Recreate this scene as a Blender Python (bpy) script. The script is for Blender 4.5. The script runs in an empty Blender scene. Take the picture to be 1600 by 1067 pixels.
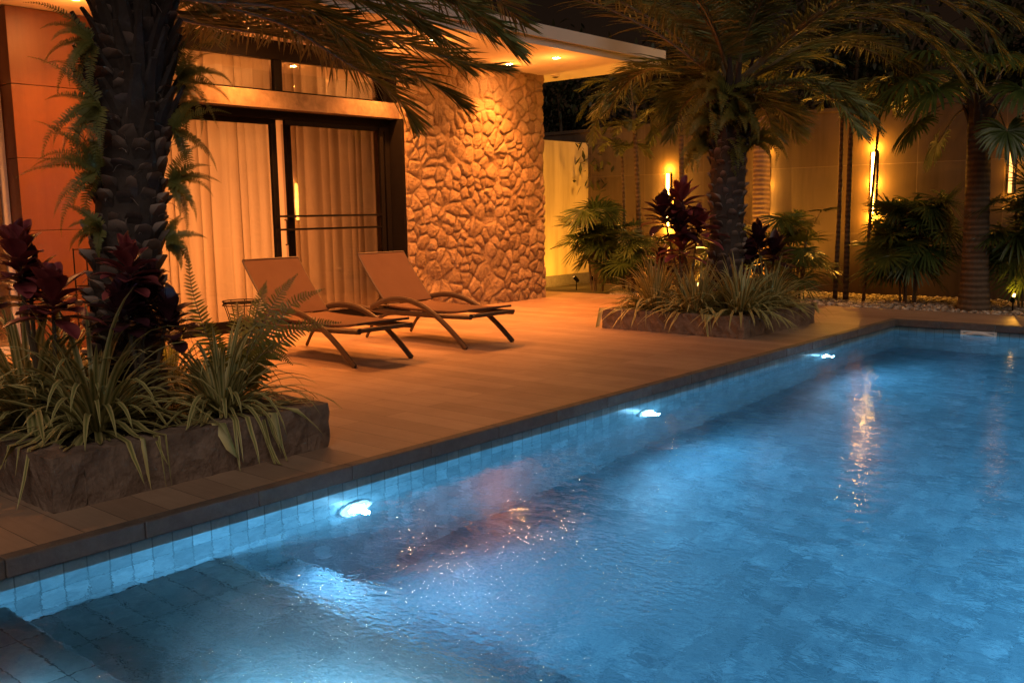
import bpy, bmesh, math, random
import numpy as np
from mathutils import Vector, Matrix, Quaternion
random.seed(7); rs = np.random.RandomState(5)
R = math.radians
V = Vector
sc = bpy.context.scene
C = bpy.data.collections.new('place'); sc.collection.children.link(C)

# ------------------------------------------------------------------ helpers
def tag(o, label=None, cat=None, group=None, kind=None):
    if label: o['label'] = label
    if cat: o['category'] = cat
    if group: o['group'] = group
    if kind: o['kind'] = kind
    return o
def empty(name, loc, rz=0, label=None, cat=None, group=None):
    o = bpy.data.objects.new(name, None); C.objects.link(o)
    o.empty_display_size = .1; o.location = loc; o.rotation_euler = (0, 0, rz)
    return tag(o, label, cat, group)

class MB:
    """collects faces (with an optional float per vertex) and links them as one mesh object"""
    def __init__(s): s.v = []; s.f = []; s.a = []; s.mi = []
    def add(s, vs, fs, a=None, mi=0):
        b = len(s.v); s.v += [tuple(q) for q in vs]; s.f += [tuple(i + b for i in f) for f in fs]
        s.a += list(a) if a is not None else [0.0] * len(vs); s.mi += [mi] * len(fs)
    def box(s, x0, x1, y0, y1, z0, z1, a=0, mi=0):
        vs = [(x, y, z) for z in (z0, z1) for y in (y0, y1) for x in (x0, x1)]
        s.add(vs, [(0, 2, 3, 1), (4, 5, 7, 6), (0, 1, 5, 4), (2, 6, 7, 3), (0, 4, 6, 2), (1, 3, 7, 5)], [a] * 8, mi)
    def tube(s, pts, r, n=8, cap=True, flat=1.0, up=None):
        pts = [V(p) for p in pts]; k = len(pts)
        rr = r if isinstance(r, (list, tuple)) else [r] * k
        vs = []; prev = None
        for i, p in enumerate(pts):
            t = (pts[min(i + 1, k - 1)] - pts[max(i - 1, 0)])
            t = t.normalized() if t.length > 1e-9 else V((0, 0, 1))
            if up is not None: ref = V(up)
            else: ref = prev if prev is not None else (V((0, 0, 1)) if abs(t.z) < .9 else V((1, 0, 0)))
            a = (ref - t * ref.dot(t))
            a = a.normalized() if a.length > 1e-6 else t.orthogonal().normalized()
            prev = a; b = t.cross(a)
            for j in range(n):
                w = 2 * math.pi * (j + .5) / n
                vs.append(p + a * math.cos(w) * rr[i] * flat + b * math.sin(w) * rr[i])
        fs = [(i * n + j, i * n + (j + 1) % n, (i + 1) * n + (j + 1) % n, (i + 1) * n + j) for i in range(k - 1) for j in range(n)]
        if cap: fs += [tuple(range(n))[::-1], tuple((k - 1) * n + j for j in range(n))]
        s.add(vs, fs)
    def lathe(s, prof, c=(0, 0, 0), n=24, axis='z'):
        vs = []; k = len(prof)
        for r, h in prof:
            for j in range(n):
                w = 2 * math.pi * j / n; x, y = r * math.cos(w), r * math.sin(w)
                q = (x, y, h) if axis == 'z' else ((h, x, y) if axis == 'x' else (x, h, y))
                vs.append((q[0] + c[0], q[1] + c[1], q[2] + c[2]))
        s.add(vs, [(i * n + j, i * n + (j + 1) % n, (i + 1) * n + (j + 1) % n, (i + 1) * n + j) for i in range(k - 1) for j in range(n)]
              + [tuple(range(n))[::-1], tuple((k - 1) * n + j for j in range(n))])
    def build(s, name, mats, parent=None, origin=(0, 0, 0), smooth=False, bevel=0, kind=None, loc=None):
        me = bpy.data.meshes.new(name)
        ox, oy, oz = origin
        me.from_pydata([(x - ox, y - oy, z - oz) for x, y, z in s.v], [], s.f)
        if not isinstance(mats, (list, tuple)): mats = [mats]
        for m in mats: me.materials.append(m)
        if len(mats) > 1: me.polygons.foreach_set('material_index', s.mi)
        if any(s.a):
            at = me.attributes.new('tint', 'FLOAT', 'POINT'); at.data.foreach_set('value', s.a)
        if smooth: me.polygons.foreach_set('use_smooth', [True] * len(me.polygons))
        me.update()
        o = bpy.data.objects.new(name, me); C.objects.link(o)
        if parent is not None: o.parent = parent
        elif loc is None and any(origin): o.location = origin
        if loc is not None: o.location = loc
        if bevel:
            b = o.modifiers.new('bevel', 'BEVEL'); b.width = bevel; b.segments = 2; b.limit_method = 'ANGLE'
        if kind: o['kind'] = kind
        return o
def copy_thing(o, parent=None):
    c = o.copy(); C.objects.link(c); c.parent = parent
    for ch in list(o.children): copy_thing(ch, c)
    return c

# ------------------------------------------------------------------ materials
class NT:
    def __init__(s, name):
        s.m = bpy.data.materials.new(name); s.m.use_nodes = True; s.t = s.m.node_tree; s.t.nodes.clear()
        s.out = s.n('ShaderNodeOutputMaterial')
    def n(s, typ, ins=None, **kw):
        d = s.t.nodes.new(typ)
        for k, v in kw.items(): setattr(d, k, v)
        for k, v in (ins or {}).items(): s.set(d, k, v)
        return d
    def set(s, d, k, v):
        if isinstance(v, bpy.types.NodeSocket): s.t.links.new(v, d.inputs[k])
        else: d.inputs[k].default_value = v
    def noise(s, scale, detail=4, vec=None, rough=.55, dist=0):
        d = s.n('ShaderNodeTexNoise', {'Scale': scale, 'Detail': detail, 'Roughness': rough, 'Distortion': dist})
        s.t.links.new(vec if vec is not None else s.obj(), d.inputs['Vector']); return d.outputs['Fac']
    def obj(s):
        if not hasattr(s, '_tc'): s._tc = s.n('ShaderNodeTexCoord')
        return s._tc.outputs['Object']
    def ramp(s, fac, stops):
        d = s.n('ShaderNodeValToRGB'); e = d.color_ramp.elements
        while len(e) < len(stops): e.new(.5)
        for i, (p, c) in enumerate(stops):
            e[i].position = p; e[i].color = (*c, 1) if len(c) == 3 else c
        s.t.links.new(fac, d.inputs['Fac']); return d.outputs['Color']
    def mix(s, f, a, b, mode='MIX'):
        d = s.n('ShaderNodeMix', data_type='RGBA', blend_type=mode)
        for i, v in ((0, f), (6, a), (7, b)):
            if isinstance(v, bpy.types.NodeSocket): s.t.links.new(v, d.inputs[i])
            else: d.inputs[i].default_value = (*v, 1) if isinstance(v, tuple) and len(v) == 3 else v
        return d.outputs[2]
    def math(s, op, a, b=0.0, c=0.0):
        d = s.n('ShaderNodeMath', operation=op)
        for i, v in enumerate((a, b, c)):
            if isinstance(v, bpy.types.NodeSocket): s.t.links.new(v, d.inputs[i])
            else: d.inputs[i].default_value = v
        return d.outputs[0]
    def bump(s, h, strength=.5, dist=.01, normal=None):
        d = s.n('ShaderNodeBump', {'Height': h, 'Strength': strength, 'Distance': dist})
        if normal is not None: s.t.links.new(normal, d.inputs['Normal'])
        return d.outputs['Normal']
    def attr(s, name='tint'):
        return s.n('ShaderNodeAttribute', attribute_name=name).outputs['Fac']
    def swizzle(s, order, scale=(1, 1, 1), off=(0, 0, 0)):
        sp = s.n('ShaderNodeSeparateXYZ'); s.t.links.new(s.obj(), sp.inputs[0])
        cb = s.n('ShaderNodeCombineXYZ')
        for i, ch in enumerate(order):
            if ch == '0': continue
            s.t.links.new(sp.outputs['xyz'.index(ch)], cb.inputs[i])
        mp = s.n('ShaderNodeMapping', {'Scale': scale, 'Location': off}); s.t.links.new(cb.outputs[0], mp.inputs['Vector'])
        return mp.outputs['Vector']
    def pbr(s, col, rough=.6, normal=None, metal=0, spec=.5, **kw):
        d = s.n('ShaderNodeBsdfPrincipled', {'Metallic': metal})
        for k, v in (('Base Color', col), ('Roughness', rough), ('Specular IOR Level', spec)):
            s.set(d, k, (*v, 1) if isinstance(v, tuple) and len(v) == 3 else v)
        if normal is not None: s.t.links.new(normal, d.inputs['Normal'])
        for k, v in kw.items(): s.set(d, k.replace('_', ' '), v)
        s.t.links.new(d.outputs[0], s.out.inputs['Surface']); return s.m

def m_simple(name, col, rough=.5, metal=0, var=.12, nscale=14, bump=.15, spec=.5):
    t = NT(name); n = t.noise(nscale, 5)
    c = t.mix(n, tuple(v * (1 - var) for v in col), tuple(min(1, v * (1 + var)) for v in col))
    return t.pbr(c, rough, t.bump(n, bump, .004), metal, spec)
def m_leaf(name, dark, light, edge=None, rough=.42, trans=.25, scale=9):
    t = NT(name); n = t.noise(scale, 3)
    c = t.mix(t.math('MULTIPLY', t.math('SUBTRACT', n, .3), 2.4), dark, light)
    if edge: c = t.mix(t.attr(), c, edge)
    d = t.n('ShaderNodeBsdfPrincipled', {'Base Color': c, 'Roughness': rough, 'Specular IOR Level': .45})
    tr = t.n('ShaderNodeBsdfTranslucent', {'Color': c})
    mx = t.n('ShaderNodeMixShader', {0: trans, 1: d.outputs[0], 2: tr.outputs[0]})
    t.t.links.new(mx.outputs[0], t.out.inputs['Surface']); return t.m
def m_emit(name, col, s):
    t = NT(name); e = t.n('ShaderNodeEmission', {'Color': (*col, 1), 'Strength': s})
    t.t.links.new(e.outputs[0], t.out.inputs['Surface']); return t.m

M = {}
M['black_metal'] = m_simple('black_metal', (.010, .009, .009), .7, .0, .2, spec=.04)
M['soffit'] = m_simple('soffit_paint', (.74, .70, .64), .75, 0, .04, 3, .05)
M['fascia'] = m_simple('fascia_paint', (.62, .60, .58), .55, 0, .08, 4, .05)
M['white_plastic'] = m_simple('white_plastic', (.75, .76, .76), .35, 0, .03)
M['soil'] = m_simple('soil', (.035, .025, .018), .95, 0, .5, 30, 1.0)
M['lounge_metal'] = m_simple('lounger_frame_metal', (.085, .06, .045), .4, .35, .12, 20)
def m_sling():
    t = NT('sling_fabric')
    w = t.n('ShaderNodeTexWave', {'Scale': 90.0, 'Distortion': .3}); t.t.links.new(t.obj(), w.inputs['Vector'])
    n = t.noise(6, 4); c = t.mix(n, (.10, .052, .034), (.135, .075, .05))
    return t.pbr(c, .8, t.bump(w.outputs['Fac'], .25, .002), 0, .2)
M['sling'] = m_sling()
def m_deck():
    t = NT('wood_look_deck_tiles')
    v = t.swizzle('xy0')
    b = t.n('ShaderNodeTexBrick', {'Vector': v, 'Color1': (0, 0, 0, 1), 'Color2': (1, 1, 1, 1), 'Mortar': (.5, .5, .5, 1), 'Scale': 1.0, 'Mortar Size': .0022,
            'Mortar Smooth': .3, 'Brick Width': 1.2, 'Row Height': .2, 'Bias': 0.0}, offset=.37)
    g = t.noise(1, 7, t.swizzle('xyz', (2.2, 34, 3)), .65, .6)
    f = t.noise(2.1, 5, None, .6)
    c = t.mix(g, (.20, .12, .08), (.44, .295, .20))
    c = t.mix(.42, c, t.ramp(b.outputs['Color'], [(0, (.2, .135, .10)), (1, (.48, .34, .24))]))
    c = t.mix(t.math('MULTIPLY', t.math('SUBTRACT', f, .4), .9), c, (.16, .12, .09))
    c = t.mix(b.outputs['Fac'], c, (.07, .05, .04))
    h = t.math('SUBTRACT', t.math('MULTIPLY', g, .25), b.outputs['Fac'])
    r = t.math('MULTIPLY_ADD', f, .3, .36)
    return t.pbr(c, r, t.bump(h, .5, .003), 0, .45)
M['deck'] = m_deck()
def m_rock(name, a, b, scale=7, bd=.03, rough=.85):
    t = NT(name); n = t.noise(scale, 9, None, .65, .4); n2 = t.noise(scale * 4.5, 6)
    vo = t.n('ShaderNodeTexVoronoi', {'Scale': scale * 1.3, 'Randomness': 1.0}); t.t.links.new(t.obj(), vo.inputs['Vector'])
    c = t.mix(t.ramp(n, [(.3, (0, 0, 0)), (.7, (1, 1, 1))]), a, b)
    c = t.mix(t.math('MULTIPLY', n2, .5), c, tuple(q * .55 for q in a))
    h = t.math('ADD', t.math('ADD', n, t.math('MULTIPLY', vo.outputs['Distance'], .6)), t.math('MULTIPLY', n2, .35))
    return t.pbr(c, rough, t.bump(h, .9, bd), 0, .3)
M['planter'] = m_rock('rough_cut_planter_stone', (.13, .09, .07), (.32, .235, .18))
M['lintel'] = m_rock('lintel_stone', (.13, .095, .07), (.30, .23, .17), 5, .006)
M['coping'] = m_rock('dark_coping_stone', (.10, .085, .078), (.18, .155, .14), 12, .006, .6)
M['ground'] = m_simple('garden_earth', (.07, .055, .04), .95, 0, .4, 5, 1)
def m_rubble():
    t = NT('rubble_wall_stone'); n = t.noise(11, 9, None, .7); n2 = t.noise(55, 5, None, .7)
    c = t.mix(t.attr(), (.23, .155, .085), (.60, .44, .27))
    c = t.mix(t.ramp(n, [(.35, (0, 0, 0)), (.7, (1, 1, 1))]), c, (.44, .33, .21))
    c = t.mix(t.math('MULTIPLY', n2, .45), c, (.16, .11, .07))
    c = t.mix(t.n('ShaderNodeAttribute', attribute_name='joint').outputs['Fac'], c, (.22, .15, .10))
    return t.pbr(c, .85, t.bump(t.math('ADD', n, t.math('MULTIPLY', n2, 1.1)), 1.0, .036), 0, .25)
M['rubble'] = m_rubble()
def m_panel():
    t = NT('wood_look_panels'); g = t.noise(1, 6, t.swizzle('xyz', (7, 7, .55)), .6, .5)
    g2 = t.noise(1, 5, t.swizzle('xyz', (30, 30, 1.2)), .6, .3)
    c = t.mix(g, (.08, .032, .016), (.20, .08, .036)); c = t.mix(t.math('MULTIPLY', g2, .35), c, (.10, .03, .02))
    return t.pbr(c, .45, t.bump(g2, .15, .002), 0, .4)
M['panel'] = m_panel()
def m_wall(name, order, a, b, w, h, off=(0, 0, 0), grout=(.5, .42, .32)):
    t = NT(name)
    br = t.n('ShaderNodeTexBrick', {'Vector': t.swizzle(order, (1, 1, 1), off), 'Color1': (0, 0, 0, 1), 'Color2': (1, 1, 1, 1), 'Scale': 1.0, 'Mortar Size': .004,
            'Mortar Smooth': .2, 'Brick Width': w, 'Row Height': h}, offset=0.0)
    n = t.noise(1.6, 8, None, .65, .5)
    st = t.noise(1, 5, t.swizzle('xyz', (5, 5, .5)), .6)
    c = t.mix(n, a, b); c = t.mix(t.math('MULTIPLY', br.outputs['Color'], .12), c, (.5, .45, .4))
    c = t.mix(t.math('MULTIPLY', t.math('MAXIMUM', t.math('SUBTRACT', st, .45), 0), 1.8), c, tuple(q * .45 for q in a))
    c = t.mix(br.outputs['Fac'], c, grout)
    return t.pbr(c, .7, t.bump(t.math('SUBTRACT', n, br.outputs['Fac']), .35, .006), 0, .3)
M['garden_wall'] = m_wall('garden_wall_panels', 'xz0', (.058, .038, .022), (.115, .074, .042), 1.2, 1.05, (.07, .12, 0), (.17, .12, .075))
M['side_wall'] = m_wall('side_wall_render', 'yz0', (.42, .33, .17), (.55, .44, .25), 30, 30)
def m_tile(name, order, w=.1, h=.2, a=(.13, .22, .26), b=(.27, .38, .42), grout=(.07, .12, .14), off=(0, 0, 0), mort=.0035):
    t = NT(name)
    br = t.n('ShaderNodeTexBrick', {'Vector': t.swizzle(order, (1, 1, 1), off), 'Color1': (0, 0, 0, 1), 'Color2': (1, 1, 1, 1), 'Scale': 1.0, 'Mortar Size': mort,
            'Mortar Smooth': .25, 'Brick Width': w, 'Row Height': h}, offset=0.0)
    n = t.noise(11, 9, None, .7, .8); n2 = t.noise(1.1, 4)
    c = t.mix(t.ramp(n, [(.34, (0, 0, 0)), (.68, (1, 1, 1))]), a, b)
    c = t.mix(t.math('MULTIPLY', br.outputs['Color'], .55), c, tuple(q * .5 for q in a))
    c = t.mix(t.math('MULTIPLY', n2, .15), c, tuple(q * .6 for q in a))
    c = t.mix(br.outputs['Fac'], c, grout)
    return t.pbr(c, .45, t.bump(t.math('SUBTRACT', t.math('MULTIPLY', n, .4), br.outputs['Fac']), .4, .003), 0, .4)
M['tile_yz'] = m_tile('pool_tiles_long_wall', 'yz0', off=(.03, .08, 0))
M['tile_xz'] = m_tile('pool_tiles_end_wall', 'xz0', off=(.02, .08, 0))
M['tile_xy'] = m_tile('pool_tiles_floor', 'xy0', .2, .1, (.11, .25, .33), (.40, .62, .72), (.06, .14, .19), mort=.002)
M['tile_step'] = m_tile('pool_tiles_step', 'xy0', .4, .13, (.24, .28, .28), (.42, .46, .44), (.05, .07, .07), off=(0, .1, 0))
def m_water():
    t = NT('pool_water')
    v = t.swizzle('xy0', (1.0, 1.35, 1))
    n1 = t.noise(9, 3, v, .5, .6); n2 = t.noise(2.2, 2, v); n3 = t.noise(26, 2, v)
    # livelier ripples where the return jets stir the surface at the step end
    def spot(x, y, r):
        d = t.n('ShaderNodeVectorMath', operation='DISTANCE'); t.t.links.new(t.obj(), d.inputs[0]); d.inputs[1].default_value = (x, y, 0)
        mr = t.n('ShaderNodeMapRange', {'From Min': r, 'From Max': r * .25, 'To Min': 0.0, 'To Max': 1.0}, interpolation_type='SMOOTHSTEP')
        t.t.links.new(d.outputs['Value'], mr.inputs['Value']); return mr.outputs['Result']
    k = t.math('MAXIMUM', spot(-2.45, 1.95, .95), t.math('MULTIPLY', spot(-2.2, 3.0, .75), .8))
    h = t.math('ADD', t.math('MULTIPLY', n1, .75), t.math('MULTIPLY', n2, .9))
    h = t.math('ADD', h, t.math('MULTIPLY', n3, t.math('MULTIPLY_ADD', k, 1.8, .12)))
    h = t.math('ADD', h, t.math('MULTIPLY', n1, t.math('MULTIPLY', k, .9)))
    nrm = t.bump(h, 1.0, .0058)
    g = t.n('ShaderNodeBsdfGlass', {'Color': (.86, .96, 1, 1), 'Roughness': 0.0, 'IOR': 1.333, 'Normal': nrm})
    t.t.links.new(g.outputs[0], t.out.inputs['Surface']); return t.m
M['water'] = m_water()
def m_glass(name, tint, refl=1.0):
    t = NT(name); fr = t.n('ShaderNodeFresnel', {'IOR': 1.5})
    tr = t.n('ShaderNodeBsdfTransparent', {'Color': (*tint, 1)}); gl = t.n('ShaderNodeBsdfGlossy', {'Roughness': .01, 'Color': (1, 1, 1, 1)})
    mx = t.n('ShaderNodeMixShader', {0: t.math('MULTIPLY', fr.outputs[0], refl), 1: tr.outputs[0], 2: gl.outputs[0]})
    t.t.links.new(mx.outputs[0], t.out.inputs['Surface']); return t.m
M['glass'] = m_glass('window_glass', (.92, .93, .92))
M['screen'] = m_glass('insect_screen_mesh', (.68, .64, .62), .4)
def m_curtain():
    t = NT('curtain_fabric'); n = t.noise(1, 5, t.swizzle('xyz', (25, 25, .6)))
    c = t.mix(n, (.62, .52, .40), (.80, .70, .56))
    d = t.n('ShaderNodeBsdfDiffuse', {'Color': c}); tr = t.n('ShaderNodeBsdfTranslucent', {'Color': c})
    mx = t.n('ShaderNodeMixShader', {0: .35, 1: d.outputs[0], 2: tr.outputs[0]})
    t.t.links.new(mx.outputs[0], t.out.inputs['Surface']); return t.m
M['curtain'] = m_curtain()
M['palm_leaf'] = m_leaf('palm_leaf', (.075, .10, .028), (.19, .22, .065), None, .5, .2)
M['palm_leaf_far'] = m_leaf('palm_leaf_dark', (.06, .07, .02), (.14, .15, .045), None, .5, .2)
M['rachis'] = m_simple('palm_leaf_stalk', (.17, .13, .065), .5, 0, .25, 8)
M['fan_leaf'] = m_leaf('fan_palm_leaf', (.03, .055, .012), (.08, .12, .03), None, .35, .25)
M['fern_leaf'] = m_leaf('fern_leaf', (.13, .14, .03), (.24, .24, .06), None, .5, .45)
M['strap_leaf'] = m_leaf('striped_strap_leaf', (.09, .115, .03), (.17, .19, .055), (.58, .50, .22), .45, .15, 20)
M['red_leaf'] = m_leaf('red_ti_leaf', (.075, .012, .018), (.24, .04, .055), (.28, .07, .07), .34, .12, 12)
M['dark_red_leaf'] = m_leaf('dark_ti_leaf', (.03, .011, .016), (.08, .024, .034), None, .32, .1, 12)
M['bush_leaf'] = m_leaf('bush_leaf', (.018, .025, .008), (.05, .055, .018), None, .55, .2)
M['stem'] = m_simple('thin_plant_stem', (.12, .085, .05), .7, 0, .3, 12)
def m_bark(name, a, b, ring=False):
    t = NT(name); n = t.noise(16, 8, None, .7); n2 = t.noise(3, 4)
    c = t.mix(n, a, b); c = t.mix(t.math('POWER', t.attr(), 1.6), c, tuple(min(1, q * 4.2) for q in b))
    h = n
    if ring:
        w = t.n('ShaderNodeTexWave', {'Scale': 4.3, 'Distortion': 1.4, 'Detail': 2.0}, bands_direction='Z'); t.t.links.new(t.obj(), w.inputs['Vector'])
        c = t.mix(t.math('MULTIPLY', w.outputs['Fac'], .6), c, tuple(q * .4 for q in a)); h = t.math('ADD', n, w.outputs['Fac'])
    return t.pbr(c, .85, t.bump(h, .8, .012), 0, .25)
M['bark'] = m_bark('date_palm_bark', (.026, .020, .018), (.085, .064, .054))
M['lit_ring_bark'] = m_bark('lit_ringed_palm_bark', (.22, .14, .09), (.42, .28, .18), True)  # lighter copy of the ringed bark, lamplight on the trunk put into its colour
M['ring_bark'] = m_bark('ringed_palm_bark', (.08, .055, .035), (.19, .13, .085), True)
def m_pebble():
    t = NT('pebbles'); c = t.ramp(t.attr(), [(0, (.10, .075, .055)), (.5, (.30, .24, .18)), (1, (.62, .55, .46))])
    return t.pbr(c, .6, t.bump(t.noise(60), .2, .002))
M['pebble'] = m_pebble()
M['lamp_warm'] = m_emit('warm_lamp_glass', (1.0, .42, .13), 620); M['spot_lens'] = m_emit('spot_lamp_lens', (1.0, .48, .12), 14)
M['strip_warm'] = m_emit('amber_strip_lamp', (1.0, .46, .07), 75); M['strip_dim'] = m_emit('dim_amber_strip_lamp', (1.0, .42, .10), 3)
M['lamp_pool'] = m_emit('pool_lamp_core', (.80, .93, 1.0), 70); M['lamp_pool_soft'] = m_emit('pool_lamp_lens', (.40, .78, 1.0), 2.2)
M['brass'] = m_simple('dark_bronze', (.10, .07, .04), .4, .6)
M['interior'] = m_simple('interior_plaster', (.35, .28, .22), .9)

# ------------------------------------------------------------------ plant generators
def cr(pts, n):
    P = [V(p) for p in pts]; P = [P[0] * 2 - P[1]] + P + [P[-1] * 2 - P[-2]]
    out = []; segs = len(P) - 3
    for i in range(n):
        u = i / (n - 1) * segs; k = min(int(u), segs - 1); t = u - k
        a, b, c, d = P[k:k + 4]
        out.append(.5 * ((2 * b) + (c - a) * t + (2 * a - 5 * b + 4 * c - d) * t * t + (3 * b - a - 3 * c + d) * t ** 3))
    return out
def blade(m, p, d, L, w, sag=.0, segs=3, wdir=None, prof=None, a_edge=False, bend=None, fold=0.0):
    """a tapered leaf from p along d; sag bends it down by gravity; three verts across when edges are tinted"""
    d = V(d).normalized(); wd = V(wdir) if wdir is not None else d.cross(V((0, 0, 1)))
    wd = (wd - d * wd.dot(d)); wd = wd.normalized() if wd.length > 1e-5 else d.orthogonal().normalized()
    vs = []; at = []; q = V(p); dd = d.copy(); st = L / segs; nn = 3 if (a_edge or fold) else 2
    for i in range(segs + 1):
        t = i / segs
        ww = w * (prof[i] if prof else (math.sin(math.pi * min(1, .22 + .78 * t)) ** .7 if i < segs else .03)) * .5
        up = wd.cross(dd).normalized()
        if nn == 3:
            vs += [q - wd * ww + up * ww * fold, q, q + wd * ww + up * ww * fold]; at += [1, 0, 1] if a_edge else [0, 0, 0]
        else: vs += [q - wd * ww, q + wd * ww]; at += [0, 0]
        dd = (dd + V((0, 0, -sag * (t * 1.2 + .25)))).normalized()
        q = q + dd * st
    fs = []
    for i in range(segs):
        for j in range(nn - 1):
            b = i * nn + j; fs.append((b, b + 1, b + nn + 1, b + nn))
    m.add(vs, fs, at)
def frond(pts, leaf=.36, n=70, w=.017, sag=.16, ang=58, start=.12, r0=.018, droop=.0, up0=None, jit=.12, prof=None, flat=False):
    """one feather leaf: stalk tube (material 1) and leaflets (material 0)"""
    m = MB(); S = cr(pts, n + 1); k = len(S)
    m.tube(S, [r0 * (1 - .88 * i / (k - 1)) for i in range(k)], 6); m.mi = [1] * len(m.f)
    for i in range(int(n * start), n + 1):
        t = i / n; tg = (S[min(i + 1, k - 1)] - S[max(i - 1, 0)]).normalized()
        side = tg.cross(V(up0 or (0, 0, 1))); side = side.normalized() if side.length > .05 else tg.orthogonal().normalized()
        nor = side.cross(tg).normalized()
        L0 = leaf * (max(.02, math.sin(math.pi * min(1, .16 + .80 * t))) ** .55 if prof is None else prof(t))
        for sgn in (-1, 1):
            A = R(ang - 26 * t * t + random.gauss(0, 6)); L = L0 * random.uniform(.85, 1.1)
            d = tg * math.cos(A) + side * sgn * math.sin(A) + nor * (.18 + random.gauss(0, jit)) + V((0, 0, -droop))
            blade(m, S[i], d, L, w * (max(.35, L / leaf) if flat else 1), sag, 3, tg + nor * (0 if flat else random.uniform(-.9, .5)), [.8, 1, .8, .1] if flat else [.55, 1, .75, .03])
    return m
def fan_leaf(m, c, out, up, rad, n=16, span=260, w=.03, sag=.10, inner=.25):
    out = V(out).normalized(); up = V(up); up = (up - out * up.dot(out)).normalized(); sd = out.cross(up)
    for i in range(n):
        a = R(-span / 2 + span * (i + .5) / n + random.gauss(0, 2))
        d = out * math.cos(a) + sd * math.sin(a) + up * random.gauss(.10, .05)
        L = rad * (1 - .22 * abs(a / math.pi)) * random.uniform(.9, 1.06)
        blade(m, V(c), d, L, w, sag, 4, d.cross(up), [.10, .75, 1, .8, .25], fold=.35)
def fern_frond(pts, leaf=.09, n=26, w=.022, sag=.08, r0=.004, start=.08, up0=(.72, -.45, .5)):
    return frond(pts, leaf, n, w, sag, 76, start, r0, 0, up0, .05, lambda t: max(.05, (1 - t) ** .8 * min(1, .45 + t * 4)), True)
def arc_pts(base, az, length, rise=60, drop=1.0, n=6):
    """curve leaving base at the given rise angle and bending over under its weight"""
    p = V(base); e = R(rise); out = [p.copy()]; st = length / n
    for i in range(n):
        d = V((math.cos(az) * math.cos(e), math.sin(az) * math.cos(e), math.sin(e)))
        p = p + d * st; out.append(p.copy()); e -= drop / n * (.6 + .8 * i / n) * 1.6
    return out
PLANTER = [(-6.35, -4.42, 1.83, 3.44, .26), (-6.42, -4.62, 8.99, 10.75, .225)]
def strap_clump(name, loc, n, length, width, label, group, spread=.09, rises=(5, 84), sg=1.0):
    m = MB()
    for i in range(n):
        az = random.uniform(0, 2 * math.pi); rise = random.uniform(*rises)
        L = length * random.uniform(.6, 1.1); b = V(loc) + V((math.cos(az), math.sin(az), 0)) * random.uniform(0, spread)
        d = V((math.cos(az) * math.cos(R(rise)), math.sin(az) * math.cos(R(rise)), math.sin(R(rise))))
        wd = d.cross(V((0, 0, 1))) + V((0, 0, random.uniform(-.35, .35)))
        blade(m, b, d, L, width * random.uniform(.75, 1.2), random.uniform(.13, .40) * sg, 9, wd,
              [.8, .95, 1, 1, .98, .92, .82, .66, .42, .03], a_edge=True, fold=.3)
    # leaves lie on the kerb of their planter instead of running through it
    fx0, fx1, fy0, fy1, fh = PLANTER[0] if loc[1] < 6 else PLANTER[1]; nv = []; rest = {}
    for q in m.v:
        if fx0 - .03 < q[0] < fx1 + .03 and fy0 - .03 < q[1] < fy1 + .03 and q[2] < fh + .012:
            z0 = fh + .012 if (q[0] < fx0 + .16 or q[0] > fx1 - .16 or q[1] < fy0 + .16 or q[1] > fy1 - .16) else fh - .04
            nv.append((q[0], q[1], max(q[2], z0)))
        else: nv.append((q[0], q[1], max(q[2], .01)))
    m.v = nv
    o = m.build(name, M['strap_leaf'], origin=loc, smooth=True)
    return tag(o, label, 'plant', group)
def ti_plant(base, heads, label, mats, leafL=.17, leafW=.075, per=26, group=None, cat='plant'):
    root = empty('ti_plant', base, 0, label, cat, group)
    s = MB()
    for h in heads: s.tube(cr([base, V(base).lerp(V(h), .5) + V((random.uniform(-.04, .04), random.uniform(-.04, .04), 0)), h], 8), .011, 6)
    s.build('stem', M['stem'], root, base)
    for q, h in enumerate(heads):
        m = MB()
        for i in range(per):
            t = i / per; az = i * 2.4 + random.uniform(-.3, .3); rise = 84 - 92 * (1 - t) ** .9 + random.uniform(-12, 12)
            p = V(h) + V((0, 0, -.17 + .17 * t))
            d = V((math.cos(az) * math.cos(R(rise)), math.sin(az) * math.cos(R(rise)), math.sin(R(rise))))
            blade(m, p, d, leafL * random.uniform(.8, 1.2) * (1.05 - .25 * t), leafW * random.uniform(.8, 1.15), .09, 6, None,
                  [.14, .40, .78, 1, 1, .78, .2], a_edge=True, fold=.35)
        m.build('leaf_rosette', mats[q % len(mats)], root, base, smooth=True)
    return root
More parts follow.
